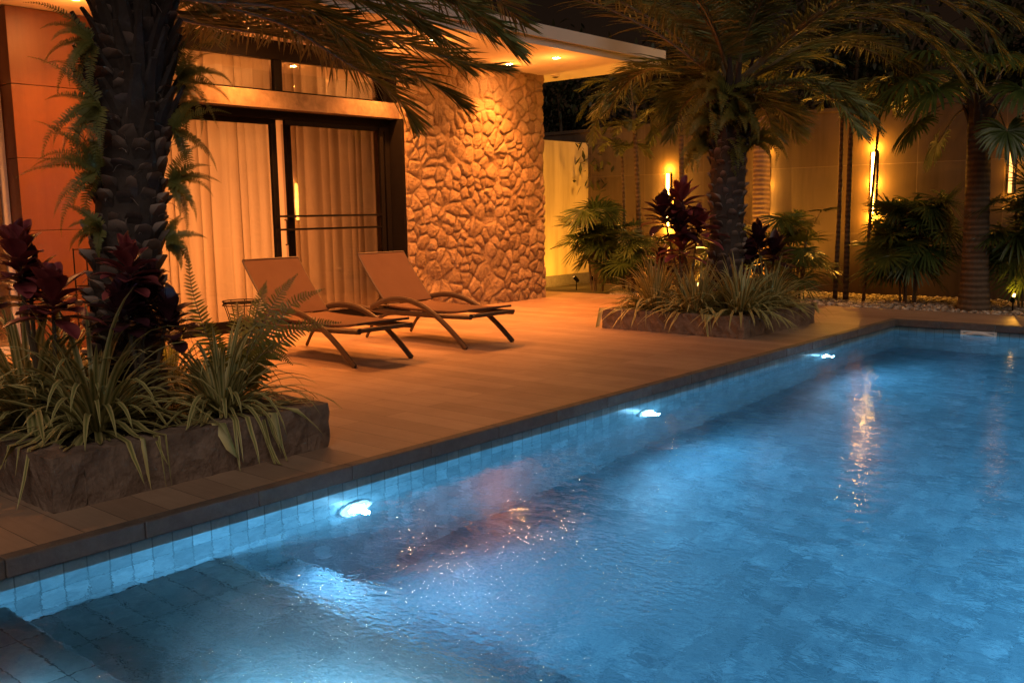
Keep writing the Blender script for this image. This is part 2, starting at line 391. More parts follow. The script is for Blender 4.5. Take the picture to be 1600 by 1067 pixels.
def scaled_trunk(m, pts, r0, r1, rows, per, lip, seed=1, hgt=.13):
    rnd = random.Random(seed); S = cr(pts, rows + 1)
    m.tube(S, [(r0 + (r1 - r0) * i / rows) for i in range(rows + 1)], 20)
    for i in range(rows):
        r = r0 + (r1 - r0) * i / rows
        for j in range(per):
            w = 2 * math.pi * (j + .5 * (i % 2) + .18 * math.sin(i * 1.7)) / per + rnd.uniform(-.08, .08)
            cx = S[i].lerp(S[i + 1], rnd.uniform(.2, .8)); rd = V((math.cos(w), math.sin(w), 0)); tn = V((-rd.y, rd.x, 0))
            hw = math.pi * r / per * rnd.uniform(.6, 1.2); h = hgt * rnd.uniform(.55, 1.25); lp = lip * rnd.uniform(.3, 1.7)
            b = cx + rd * (r * .93); up = V((0, 0, 1)); tw = rnd.uniform(-.25, .25)
            tn = (tn + up * tw).normalized()
            vs = [b - tn * hw * .35 - up * h * .6, b + tn * hw * .35 - up * h * .6,
                  b + rd * lp * .55 - tn * hw, b + rd * lp * .55 + tn * hw,
                  b + rd * (lp + .012) - tn * hw * .72 + up * h * rnd.uniform(.3, .5), b + rd * (lp + .012) + tn * hw * .72 + up * h * rnd.uniform(.3, .5),
                  b - tn * hw * .55 + up * h * .40 - rd * .01, b + tn * hw * .55 + up * h * .40 - rd * .01,
                  b + rd * (lp + .02) + up * h * .5]
            m.add(vs, [(0, 1, 3, 2), (2, 3, 5, 4), (4, 5, 8), (4, 8, 6), (5, 7, 8), (6, 8, 7), (0, 2, 4, 6), (1, 7, 5, 3)],
                  [0, 0, .1, .1, .7, .7, rnd.uniform(.5, 1), rnd.uniform(.5, 1), 1])
            if rnd.random() < .55:                       # loose fibre torn from the cut leaf base
                p = b + rd * lp * .6 + tn * rnd.uniform(-hw, hw); q = [p]
                dv = (rd * rnd.uniform(.2, .8) + tn * rnd.uniform(-.9, .9) + up * rnd.uniform(-.4, 1)).normalized()
                for _ in range(3): q.append(q[-1] + dv * rnd.uniform(.015, .04)); dv = (dv + V((rnd.uniform(-.4, .4), rnd.uniform(-.4, .4), -.45))).normalized()
                nv0 = len(m.v); m.tube(q, rnd.uniform(.0015, .003), 3); m.a[nv0:] = [rnd.uniform(.3, .9)] * (len(m.v) - nv0)
def boots(m, c0, c1, r, n, length, seed=2):
    """old leaf bases standing up around the trunk head"""
    rnd = random.Random(seed)
    for i in range(n):
        t = i / n; w = i * 2.4 + rnd.uniform(-.2, .2); c = V(c0).lerp(V(c1), t); rd = V((math.cos(w), math.sin(w), 0))
        L = length * rnd.uniform(.5, 1.0); p = c + rd * r * .82
        d = (rd * (.18 + .14 * (1 - t)) + V((0, 0, 1))).normalized()
        wd = rnd.uniform(.05, .08)
        S = [p + d * L * k / 4 + rd * .05 * (k / 4) ** 2 for k in range(5)]
        m.tube(S, [wd, wd * .9, wd * .7, wd * .5, wd * .38], 5, True, .45, rd)

# ------------------------------------------------------------------ the setting: ground, deck, pool
X0, X1, Y0, Y1, ZW = -3.98, .6, .9, 11.6, -.13     # pool edges and water level
g = MB()
for a in ((-60, X0 - .3, -40, 60), (X0 - .3, X1 + .3, Y1 + .3, 60), (X1 + .3, 60, -40, 60), (X0 - .3, X1 + .3, -40, Y0 - .3)):
    g.add([(a[0], a[2], -.03), (a[1], a[2], -.03), (a[1], a[3], -.03), (a[0], a[3], -.03)], [(0, 1, 2, 3)])
g.build('ground', M['ground'], kind='structure')
d = MB(); E = .06
for a in ((-14, X0 - E, -6, 12.74), (X0 - E, 4.5, Y1 + E, 12.74), (X1 + E, 4.5, -6, Y1 + E), (X0 - E, X1 + E, -6, Y0 - E)):
    d.box(a[0], a[1], a[2], a[3], -.06, 0)
d.build('deck', M['deck'], kind='structure')
c = MB()                                            # dark coping stones round the pool, one every 0.6 m
def coping_run(x0, x1, y0, y1):
    n = max(1, round((y1 - y0 if y1 - y0 > x1 - x0 else x1 - x0) / .6))
    for i in range(n):
        if y1 - y0 > x1 - x0: c.box(x0, x1, y0 + (y1 - y0) * i / n + .002, y0 + (y1 - y0) * (i + 1) / n - .002, -.078, .004)
        else: c.box(x0 + (x1 - x0) * i / n + .002, x0 + (x1 - x0) * (i + 1) / n - .002, y0, y1, -.078, .004)
coping_run(X0 - E, X0 + .02, Y0 - E, Y1 - .02); coping_run(X0 - E, X1 + E, Y1 - .02, Y1 + E)
coping_run(X1 - .02, X1 + E, Y0 - E, Y1 - .02); coping_run(X0 + .02, X1 - .02, Y0 - E, Y0 + .02)
c.build('pool_coping', M['coping'], bevel=.006, kind='structure')
def quad(name, vs, mat): m = MB(); m.add(vs, [(0, 1, 2, 3)]); return m.build(name, mat, kind='structure')
zf = -1.45
quad('pool_wall_left', [(X0, Y0, zf), (X0, Y1, zf), (X0, Y1, -.06), (X0, Y0, -.06)], M['tile_yz'])
quad('pool_wall_right', [(X1, Y0, zf), (X1, Y1, zf), (X1, Y1, -.06), (X1, Y0, -.06)], M['tile_yz'])
quad('pool_wall_far', [(X0, Y1, zf), (X1, Y1, zf), (X1, Y1, -.06), (X0, Y1, -.06)], M['tile_xz'])
quad('pool_wall_near', [(X0, Y0, zf), (X1, Y0, zf), (X1, Y0, -.06), (X0, Y0, -.06)], M['tile_xz'])
quad('pool_floor', [(X0, Y0, zf), (X1, Y0, zf), (X1, Y1, zf), (X0, Y1, zf)], M['tile_xy'])
for (ya, yb, z) in ((Y0 + .004, 1.43, -.30), (1.43, 2.42, -.54), (2.42, 2.85, -.90)):
    st = MB(); st.box(X0 + .004, X1 - .004, ya, yb, zf + .004, z); st.build('pool_step', M['tile_step'] if z > -.6 else M['tile_xy'], kind='structure', bevel=.01)
quad('pool_water', [(X0 - .001, Y0 - .001, ZW), (X1 + .001, Y0 - .001, ZW), (X1 + .001, Y1 + .001, ZW), (X0 - .001, Y1 + .001, ZW)], M['water'])

# pebbles of the planting bed
def pebbles(name, area, n, size, z0=-.03, hmax=.03):
    ico = bmesh.new(); bmesh.ops.create_icosphere(ico, subdivisions=1, radius=1)
    bv = np.array([v.co[:] for v in ico.verts]); bf = np.array([[v.index for v in f.verts] for f in ico.faces]); ico.free()
    xs = rs.uniform(area[0], area[1], n); ys = rs.uniform(area[2], area[3], n)
    zs = z0 + rs.uniform(0, hmax, n); s = size * rs.uniform(.55, 1.35, n); az = rs.uniform(0, 6.28, n)
    vs = bv[None] * np.stack([s * rs.uniform(.9, 1.5, n), s * rs.uniform(.7, 1.1, n), s * rs.uniform(.45, .7, n)], 1)[:, None]
    vs = vs * (1 + rs.normal(0, .09, vs.shape))
    cx = vs[..., 0] * np.cos(az)[:, None] - vs[..., 1] * np.sin(az)[:, None]; cy = vs[..., 0] * np.sin(az)[:, None] + vs[..., 1] * np.cos(az)[:, None]
    vs = np.stack([cx + xs[:, None], cy + ys[:, None], vs[..., 2] + zs[:, None]], -1).reshape(-1, 3)
    fs = (bf[None] + (np.arange(n) * len(bv))[:, None, None]).reshape(-1, 3)
    me = bpy.data.meshes.new(name); me.from_pydata(vs.tolist(), [], fs.tolist()); me.materials.append(M['pebble'])
    at = me.attributes.new('tint', 'FLOAT', 'POINT'); at.data.foreach_set('value', np.repeat(rs.uniform(0, 1, n), len(bv)).astype(np.float32))
    me.polygons.foreach_set('use_smooth', [True] * len(me.polygons))
    o = bpy.data.objects.new(name, me); C.objects.link(o); return o
tag(pebbles('pebbles', (-9.0, -1.8, 12.76, 14.8), 9000, .026), 'pale rounded pebbles covering the planting bed below the garden wall', 'pebbles', kind='stuff')

# ------------------------------------------------------------------ garden walls
w = MB(); w.box(-12.5, 9, 14.9, 15.1, -.05, 2.82); w.box(-12.5, 9, 14.88, 15.12, 2.82, 2.88)
tag(w.build('garden_wall', M['garden_wall']), 'tall brown panelled garden wall behind the palms with amber strip lamps', 'wall')
w = MB(); w.box(-11.14, -10.94, 11.4, 14.895, -.05, 2.62); sw = w.build('side_wall', M['side_wall'])
tag(sw, 'plain rendered side wall glowing amber beside the stone-clad house corner', 'wall')
w = MB(); w.box(-10.94, -10.91, 11.4, 14.89, -.02, .18); w.build('plinth', M['coping'], sw)

# ------------------------------------------------------------------ the house
H = empty('house', (-9.46, 8.8, 0), 0, 'single storey pool house with flat roof, rubble stone pier and sliding glass doors', 'house'); HO = (-9.46, 8.8, 0)
r = MB(); r.box(-14, -7.80, -6, 12.40, 3.42, 3.47); rf = r.build('roof', M['soffit'], H, HO)
r = MB(); r.box(-14.02, -7.78, -6, 12.42, 3.475, 3.50); r.box(-14.04, -7.73, -6, 12.47, 3.505, 3.66)
r.box(-7.80, -7.775, -6, 12.42, 3.415, 3.475)
r.build('fascia', M['fascia'], rf, HO)
# rubble clad pier: relief computed as mesh
def rubble_wall(parent):
    ya, yb, za, zb = 8.85, 11.75, -.01, 3.42; st = .0125
    ny, nz = int((yb - ya) / st), int((zb - za) / st)
    cell = .145; rr = np.random.RandomState(11); pts = []
    gy, gz = int((yb - ya) / cell) + 4, int((zb - za) / cell) + 4
    for i in range(gy):
        for j in range(gz): pts.append((ya - cell * 1.5 + (i + rr.uniform(-.02, 1.02)) * cell * 1.05, za - cell * 1.5 + (j + rr.uniform(-.02, 1.02)) * cell * .95))
    pts = np.array(pts); drop = rr.uniform(0, 1, len(pts)) < .30; pts = pts[~drop]; n = len(pts)
    tilt = rr.normal(0, .06, (n, 2)); lift = rr.uniform(0, .012, n); ton = rr.uniform(0, 1, n)
    Y, Z = np.meshgrid(np.linspace(ya, yb, ny + 1), np.linspace(za, zb, nz + 1), indexing='ij')
    def vnoise(sc, amp, seed):
        q = np.random.RandomState(seed); gN = q.uniform(-1, 1, (200, 200)); u = (Y - ya) * sc + 1; v = (Z - za) * sc + 1
        i = np.floor(u).astype(int) % 198; j = np.floor(v).astype(int) % 198; fu = u - np.floor(u); fv = v - np.floor(v)
        fu = fu * fu * (3 - 2 * fu); fv = fv * fv * (3 - 2 * fv)
        return amp * (gN[i, j] * (1 - fu) * (1 - fv) + gN[i + 1, j] * fu * (1 - fv) + gN[i, j + 1] * (1 - fu) * fv + gN[i + 1, j + 1] * fu * fv)
    Yw = Y + vnoise(9, .016, 1) + vnoise(26, .005, 8); Zw = Z + vnoise(9, .016, 2) + vnoise(26, .005, 9)
    F1 = np.full(Y.shape, 9.); F2 = np.full(Y.shape, 9.); I = np.zeros(Y.shape, int)
    for k in range(n):
        dd = np.hypot(Yw - pts[k, 0], Zw - pts[k, 1]); b = dd < F1
        F2 = np.where(b, F1, np.minimum(F2, dd)); F1 = np.where(b, dd, F1); I = np.where(b, k, I)
    e = np.clip((F2 - F1) / .04, 0, 1); e2 = np.clip((F2 - F1) / .13, 0, 1)
    h = (e * e * (3 - 2 * e)) * .008 + np.sqrt(np.clip(1 - (F1 / .125) ** 2, 0, 1)) * e * .015 + np.sqrt(e2) * .006 + e * (lift[I] + (Y - pts[I, 0]) * tilt[I, 0] + (Z - pts[I, 1]) * tilt[I, 1]) + vnoise(30, .005, 3) + vnoise(62, .005, 4)
    Xc = -9.50 + h
    vs = np.stack([Xc, Y, Z], -1).reshape(-1, 3); a = (np.arange(ny)[:, None] * (nz + 1) + np.arange(nz)[None]).reshape(-1)
    fs = np.stack([a, a + nz + 1, a + nz + 2, a + 1], 1)
    # side returns and a flat core
    m = MB(); m.box(-9.84, -9.51, ya + .02, yb - .0, za, zb - .002); nb = len(vs)
    vs2 = np.array(m.v); fs2 = [tuple(i + nb for i in f) for f in m.f]
    edge = []
    for j in range(nz):      # close the two vertical edges against the core
        for base in (0, ny * (nz + 1)): edge.append((base + j, base + j + 1))
    allv = vs.tolist() + vs2.tolist(); k0 = len(allv); extra = []
    for base, y in ((0, ya), (ny * (nz + 1), yb)):
        for j in range(nz + 1): allv.append((-9.56, y, float(Z[0, j])))
    for q, base in enumerate((0, ny * (nz + 1))):
        kb = k0 + q * (nz + 1)
        for j in range(nz): extra.append((base + j, base + j + 1, kb + j + 1, kb + j))
    me = bpy.data.meshes.new('stone_wall'); o3 = V(HO)
    me.from_pydata([(x - o3.x, y - o3.y, z - o3.z) for x, y, z in allv], [], fs.tolist() + fs2 + extra); me.materials.append(M['rubble'])
    t = np.zeros(len(allv), np.float32); t[:nb] = ton[I].reshape(-1); t[nb:] = .5
    at = me.attributes.new('tint', 'FLOAT', 'POINT'); at.data.foreach_set('value', t)
    jn = np.zeros(len(allv), np.float32); jn[:nb] = (np.clip(1 - e * 1.6, 0, 1) * .5).reshape(-1)
    at = me.attributes.new('joint', 'FLOAT', 'POINT'); at.data.foreach_set('value', jn)
    me.polygons.foreach_set('use_smooth', [True] * len(me.polygons)); me.update()
    o = bpy.data.objects.new('stone_wall', me); C.objects.link(o); o.parent = parent; return o
rubble_wall(H)
b = MB(); b.box(-14, -9.86, 11.60, 11.72, 0, 3.41); b.box(-14, -13.9, -6, 11.6, 0, 3.41); b.box(-9.86, -9.84, 8.86, 11.6, 0, 3.41); b.box(-14, -9.9, -6, -5.9, 0, 3.41)
b.build('inner_wall', M['interior'], H, HO)
b = MB(); b.box(-13.9, -9.86, -5.9, 11.6, -.02, .012); b.build('room_floor', M['interior'], H, HO)
GX = -9.82
b = MB(); b.box(GX - .02, -9.60, 5.18, 8.845, 2.60, 2.80); b.build('lintel', M['lintel'], H, HO, bevel=.006)
b = MB(); b.box(GX - .05, GX + .05, 5.18, 8.84, 3.20, 3.415); b.build('head_beam', M['black_metal'], H, HO)
b = MB()                                           # black cladding of the deep door reveal
b.box(GX - .03, -9.515, 8.815, 8.848, 0, 2.598); b.box(GX - .03, -9.64, 8.815, 8.848, 2.802, 3.2); b.build('door_jamb', M['black_metal'], H, HO)
# upper window
uf = MB(); uf.box(GX - .03, GX + .03, 5.2, 8.81, 2.803, 2.845); uf.box(GX - .03, GX + .03, 7.03, 7.14, 2.846, 3.198); uf.box(GX - .03, GX + .03, 8.76, 8.812, 2.846, 3.198); uf.box(GX - .03, GX + .03, 5.2, 5.26, 2.846, 3.198)
uw = uf.build('upper_window', M['black_metal'], H, HO)
for a, b2 in ((5.26, 7.03), (7.14, 8.76)):
    p = MB(); p.box(GX - .004, GX + .004, a, b2, 2.846, 3.198); p.build('pane', M['glass'], uw, HO)
# sliding doors: leaf with frame, pane, handle
def door(ya, yb, x, name='sliding_door', label=None, fw=.075):
    f = MB(); f.box(x - .025, x + .025, ya, ya + fw, .05, 2.50); f.box(x - .025, x + .025, yb - fw, yb, .05, 2.50)
    f.box(x - .024, x + .024, ya + fw, yb - fw, .05, .13); f.box(x - .024, x + .024, ya + fw, yb - fw, 2.44, 2.50)
    o = f.build(name, M['black_metal'], H, HO)
    if label: o['label'] = label
    p = MB(); p.box(x - .004, x + .004, ya + fw, yb - fw, .13, 2.44); p.build('pane', M['glass'], o, HO); return o
door(5.24, 7.04, GX - .03, label='closed left glass door leaf')
dr = door(7.13, 8.80, GX + .035, label='right glass door leaf with two thin rails and an insect screen')
p = MB(); p.add([(GX + .065, 7.06, .13), (GX + .065, 8.66, .13), (GX + .065, 8.66, 2.44), (GX + .065, 7.06, 2.44)], [(0, 1, 2, 3)]); p.build('insect_screen', M['screen'], dr, HO)
for z in (1.345, 1.185):
    p = MB(); p.box(GX + .068, GX + .082, 6.93, 8.68, z - .013, z + .013); p.build('rail', M['black_metal'], dr, HO)
p = MB(); p.tube([(GX + .03, 7.08, 1.0), (GX + .07, 7.08, 1.0), (GX + .07, 7.08, 1.3), (GX + .03, 7.08, 1.3)], .009, 6); p.build('handle', M['black_metal'], dr, HO)
p = MB(); p.box(GX + .06, GX + .10, 8.60, 8.66, .05, 2.48); p.build('screen_edge', M['black_metal'], dr, HO)
f = MB(); f.box(GX - .06, GX + .07, 5.18, 8.81, 2.502, 2.598); f.box(GX - .06, GX + .07, 5.18, 8.81, .012, .048); f.box(GX - .06, GX + .07, 5.181, 5.238, .05, 2.5)
f.build('door_frame', M['black_metal'], H, HO)
# wood-look pier with panel joints, and the dark window to its left
pc = MB(); zz = [.012, .575, 1.245, 1.96, 2.675, 3.415]
for i in range(5): pc.box(-10.25, -9.93, 4.05, 5.17, zz[i] + .003, zz[i + 1] - .003)
pc.build('wood_panel_pier', M['panel'], H, HO, bevel=.004)
b = MB(); b.box(-10.24, -9.945, 4.065, 5.155, .012, 3.40); b.build('pier_core', M['black_metal'], H, HO)
f = MB(); f.box(-10.24, -10.18, -5.9, 4.04, 2.62, 2.78); f.box(-10.24, -10.18, -5.9, 4.04, .012, .08)
for y in (3.98, 2.4, .8, -.8): f.box(-10.235, -10.175, y, y + .06, .08, 3.415)
sf = f.build('side_window', M['fascia'], H, HO)
for a, b2 in ((2.62, .08), (3.41, 2.78)):
    p = MB(); p.box(-10.215, -10.205, -5.9, 4.04, b2, a); p.build('pane', M['glass'], sf, HO)
# curtains
def curtain(ya, yb, label, amp=.042, x=-10.02, ph=0., pleat=.155):
    n = int((yb - ya) / .0125); m = MB(); rnd = random.Random(int(ya * 10)); ys = []; y = ya
    zs = [.03, .5, 1.2, 1.9, 2.2, 2.6, 3.0, 3.38]; vs = []
    k1, k2 = rnd.uniform(0, 6), rnd.uniform(0, 6)
    for z in zs:
        for i in range(n + 1):
            y = ya + (yb - ya) * i / n; q = y + .045 * math.sin(y * 5 + k1) + .03 * math.sin(y * 13 + k2)
            a = amp * (.75 + .35 * math.sin(y * 3.1 + k2) + .25 * math.sin(y * 17 + k1)) * (1 - .12 * z / 3.4)
            s = math.sin(2 * math.pi * q / pleat + ph)
            vs.append((x + a * (abs(s) ** .8 * (1 if s > 0 else -1)) + .006 * math.sin(y * 40 + z * 2), y + .02 * math.cos(2 * math.pi * q / pleat + ph), z))
    fs = [(j * (n + 1) + i, j * (n + 1) + i + 1, (j + 1) * (n + 1) + i + 1, (j + 1) * (n + 1) + i) for j in range(len(zs) - 1) for i in range(n)]
    m.add(vs, fs); return tag(m.build('curtain', M['curtain'], smooth=True), label, 'curtain', 'pleated curtains behind the glass doors')
curtain(5.0, 7.10, 'pale pleated floor-length curtain glowing brightest behind the left glass door')
curtain(7.12, 8.78, 'dimmer pleated curtain behind the right glass door with rails')

# ------------------------------------------------------------------ lamps
def light(name, kind, loc, energy, col, **kw):
    l = bpy.data.lights.new(name, kind); l.energy = energy; l.color = col
    for k, v in kw.items(): setattr(l, k, v)
    o = bpy.data.objects.new(name, l); C.objects.link(o); o.location = loc; return o
def aim(o, tgt): o.rotation_euler = (V(tgt) - V(o.matrix_basis.translation)).to_track_quat('-Z', 'Y').to_euler(); return o
WARM = (1.0, .275, .040)
t0 = empty('ceiling_downlight', (-8.42, 6.4, 3.42), 0)
m = MB(); m.lathe([(.064, -.001), (.064, -.010), (.047, -.012), (.047, -.001)], n=20); m.build('trim_ring', M['white_plastic'], t0)
m = MB(); m.lathe([(.045, -.004), (.045, -.0105)], n=16); m.build('lamp_glass', M['lamp_warm'], t0)
DL = [(-8.42, 6.40, 'downlight in the outer soffit row above the left lounger', 2.3, 1), (-8.42, 8.38, 'middle downlight of the outer soffit row', 1, 1), (-8.25, 10.52, 'downlight nearest the roof corner in the soffit', 1, 1),
      (-9.25, 6.36, 'downlight close to the glass doors in the soffit', .18, 1), (-9.03, 10.45, 'downlight close against the rubble stone wall washing it', 1.15, 1), (-9.2, 8.35, 'downlight close to the left edge of the rubble wall', .25, 1),
      (-8.42, 4.3, 'downlight in the soffit left of the near palm trunk', .35, 1), (-9.2, 4.4, 'downlight close to the wood panel pier', .14, 1), (-8.42, 2.2, 'leftmost downlight of the soffit', .5, 1)]
for i, (x, y, lab, k, s) in enumerate(DL):
    o = t0 if i == 0 else copy_thing(t0)
    o.location = (x, y, 3.42); tag(o, lab, 'ceiling light', 'downlights in the soffit')
    l = light('downlight_lamp', 'SPOT', (x, y, 3.40), 165 * k, WARM, spot_size=R(112), spot_blend=.85, shadow_soft_size=.03); l.parent = o; l.location = (0, 0, -.02)
    l2 = light('soffit_fill', 'POINT', (0, 0, -.28), 7, WARM, shadow_soft_size=0.0); l2.parent = o  # point light added below each downlight to brighten the soffit
m = MB(); m.lathe([(.075, -.001), (.075, -.022), (.06, -.026), (.06, -.001)], n=24); cs = m.build('ceiling_speaker', M['white_plastic'], None, loc=(-9.33, 11.87, 3.42))
tag(cs, 'small round white speaker with dark centre at the soffit corner', 'speaker')
m = MB(); m.lathe([(.0, -.045), (.02, -.044), (.042, -.034), (.05, -.0262), (.0, -.0262)], n=20); m.build('dark_dome', M['brass'], cs)
# added area light in the room, brightens the curtains from behind
light('curtain_fill', 'AREA', (-11.5, 6.4, 1.1), 190, (1, .31, .075), shape='RECTANGLE', size=1.8, size_y=3.2).rotation_euler = (0, R(-90), 0)
# amber strip lamps on the garden wall
def strip_lamp(x, y, z0, z1, label, energy, facing=-1, mat='strip_warm'):
    o = empty('wall_lamp', (x, y, z0), 0 if facing == -1 else math.pi, label, 'wall lamp', 'amber strip lamps on the garden wall')
    h = z1 - z0
    m = MB(); m.box(-.045, .045, -.03, -.002, -.03, h + .03); m.build('backplate', M['brass'], o)
    m = MB(); m.box(-.020, .020, -.058, -.031, 0, h); m.build('light_strip', M[mat], o)
    for k in range(3):
        l = light('strip_light', 'POINT', (0, -.085, (-.07, h * .5, h + .07)[k]), energy / 3, (1, .38, .03), shadow_soft_size=0.0); l.parent = o
    return o
strip_lamp(-5.51, 14.9, 1.24, 2.16, 'bright amber strip lamp in the middle of the garden wall beside the fan palm', 120)
strip_lamp(-9.16, 14.9, 1.05, 1.98, 'amber strip lamp on the garden wall partly hidden by the red ti plant', 85)
strip_lamp(-7.28, 14.9, 1.25, 2.20, 'amber strip lamp hidden behind the ringed palm trunk', 28)
strip_lamp(-3.58, 14.9, 1.5, 2.12, 'amber strip lamp on the garden wall right of the thick palm trunk', 9, -1, 'strip_dim')
strip_lamp(-1.68, 14.9, 1.24, 2.16, 'amber strip lamp on the garden wall beyond the right edge of the deck', 10)
strip_lamp(.45, 14.9, 1.24, 2.16, 'amber strip lamp on the garden wall mirrored in the right glass door', 20)
o = strip_lamp(-9.98, 11.73, 1.1, 2.0, 'amber strip lamp on the hidden end wall of the house', 60, 1)
# spotlights on stakes
def spot(x, y, az, label, lit=0, tilt=35, on_dist=1.0):
    o = empty('garden_spotlight', (x, y, 0), az, label, 'spotlight', 'small spotlights on stakes')
    m = MB(); m.tube([(0, 0, -.03), (0, 0, .14)], .009, 8); m.build('stake', M['black_metal'], o)
    m = MB(); a = V((math.cos(R(tilt)), 0, math.sin(R(tilt)))); c0 = V((0, 0, .16))
    m.tube([c0 - a * .06, c0 - a * .05, c0 + a * .02, c0 + a * .05], [.022, .03, .034, .036], 16); m.build('head', M['black_metal'], o)
    m = MB(); m.tube([c0 + a * .0505, c0 + a * .054], [.031, .031], 16); m.build('lens', M['spot_lens'] if lit else M['white_plastic'], o)
    if lit:
        l = light('garden_spot_light', 'SPOT', c0 + a * .075, lit, (1, .42, .04), spot_size=R(150), spot_blend=.6, shadow_soft_size=0); l.parent = o
        l.rotation_euler = a.to_track_quat('-Z', 'Y').to_euler()
    return o
spot(-10.15, 13.45, R(172), 'black stake spotlight washing the amber side wall, left one of two', 46, 38)
spot(-9.90, 13.62, R(165), 'black stake spotlight washing the amber side wall, beside the spiky fan palm', 46, 34)
spot(-3.10, 13.30, R(-60), 'lit amber spotlight in the pebbles right of the thick palm trunk', 12, 50)
spot(-6.95, 13.75, R(100), 'lit spotlight hidden behind the right planter washing the ringed palm', 150, 62)
spot(-5.95, 2.95, R(20), 'lit amber spotlight hidden among the plants of the near planter', 16, 50).location.z = .28
spot(-5.95, 10.35, R(-40), 'lit amber spotlight hidden among the plants of the far planter', 12, 55).location.z = .23
# pool lights
def pool_light(x, y, z, az, label, energy=88):
    o = empty('pool_light', (x, y, z), az, label, 'pool light', 'round lights set in the pool wall')
    m = MB(); m.lathe([(.105, .001), (.105, .016), (.086, .022), (.086, .001)], n=28, axis='x'); m.build('rim', M['white_plastic'], o)
    m = MB(); m.lathe([(.084, .002), (.084, .018), (.06, .022)], n=28, axis='x'); m.build('lens', M['lamp_pool_soft'], o)
    m = MB(); m.lathe([(.058, .0225), (.054, .028), (.02, .031)], n=24, axis='x'); m.build('bright_core', M['lamp_pool'], o)
    lg = light('pool_glow', 'POINT', (.10, 0, 0), energy * .06, (.30, .70, 1.0), shadow_soft_size=.02); lg.parent = o
    l = light('pool_lamp', 'SPOT', (.05, 0, 0), energy, (.23, .63, 1.0), spot_size=R(165), spot_blend=.5, shadow_soft_size=.03); l.parent = o
    l.rotation_euler = (0, R(-84), 0); return o
pool_light(X0, 3.24, -.47, 0, 'nearest pool light in the wall beside the deck, biggest and brightest')
pool_light(X0, 6.14, -.46, 0, 'middle pool light in the wall beside the deck')
pool_light(X0, 9.51, -.45, 0, 'far pool light close to the pool corner')
for y in (3.4, 6.2, 9.3): pool_light(X1, y, -.47, math.pi, 'pool light on the side wall opposite the deck', 215)
pool_light(X1, 1.9, -.33, math.pi, 'added pool light on the side wall, brightening the broad step', 480)  # extra light, added to reach across the broad step
rl = pool_light(-2.35, 1.432, -.41, math.pi / 2, 'added pool light in the riser, brightening the broad underwater step', 170)  # added out of sight on the riser to light the shelf
pool_light(-3.0, Y0, -.20, math.pi / 2, 'added pool light at the step end, brightening the top step', 15).scale = (1, .6, .5)  # unseen light added to brighten the shallow top step
# skimmer
sk = empty('skimmer', (-3.04, Y1, -.03), 0, 'white skimmer opening under the coping of the far pool wall', 'skimmer')
m = MB(); m.box(-.19, -.165, -.02, -.001, -.15, -.05); m.box(.165, .19, -.02, -.001, -.15, -.05); m.box(-.165, .165, -.02, -.001, -.068, -.05); m.box(-.165, .165, -.02, -.001, -.15, -.135)
m.build('frame', M['white_plastic'], sk)
m = MB(); m.tube(cr([(-.16, -.012, -.10), (0, -.03, -.075), (.16, -.012, -.10)], 12), .009, 8, True, 2.0, (0, 0, 1)); m.build('weir_flap', M['white_plastic'], sk)

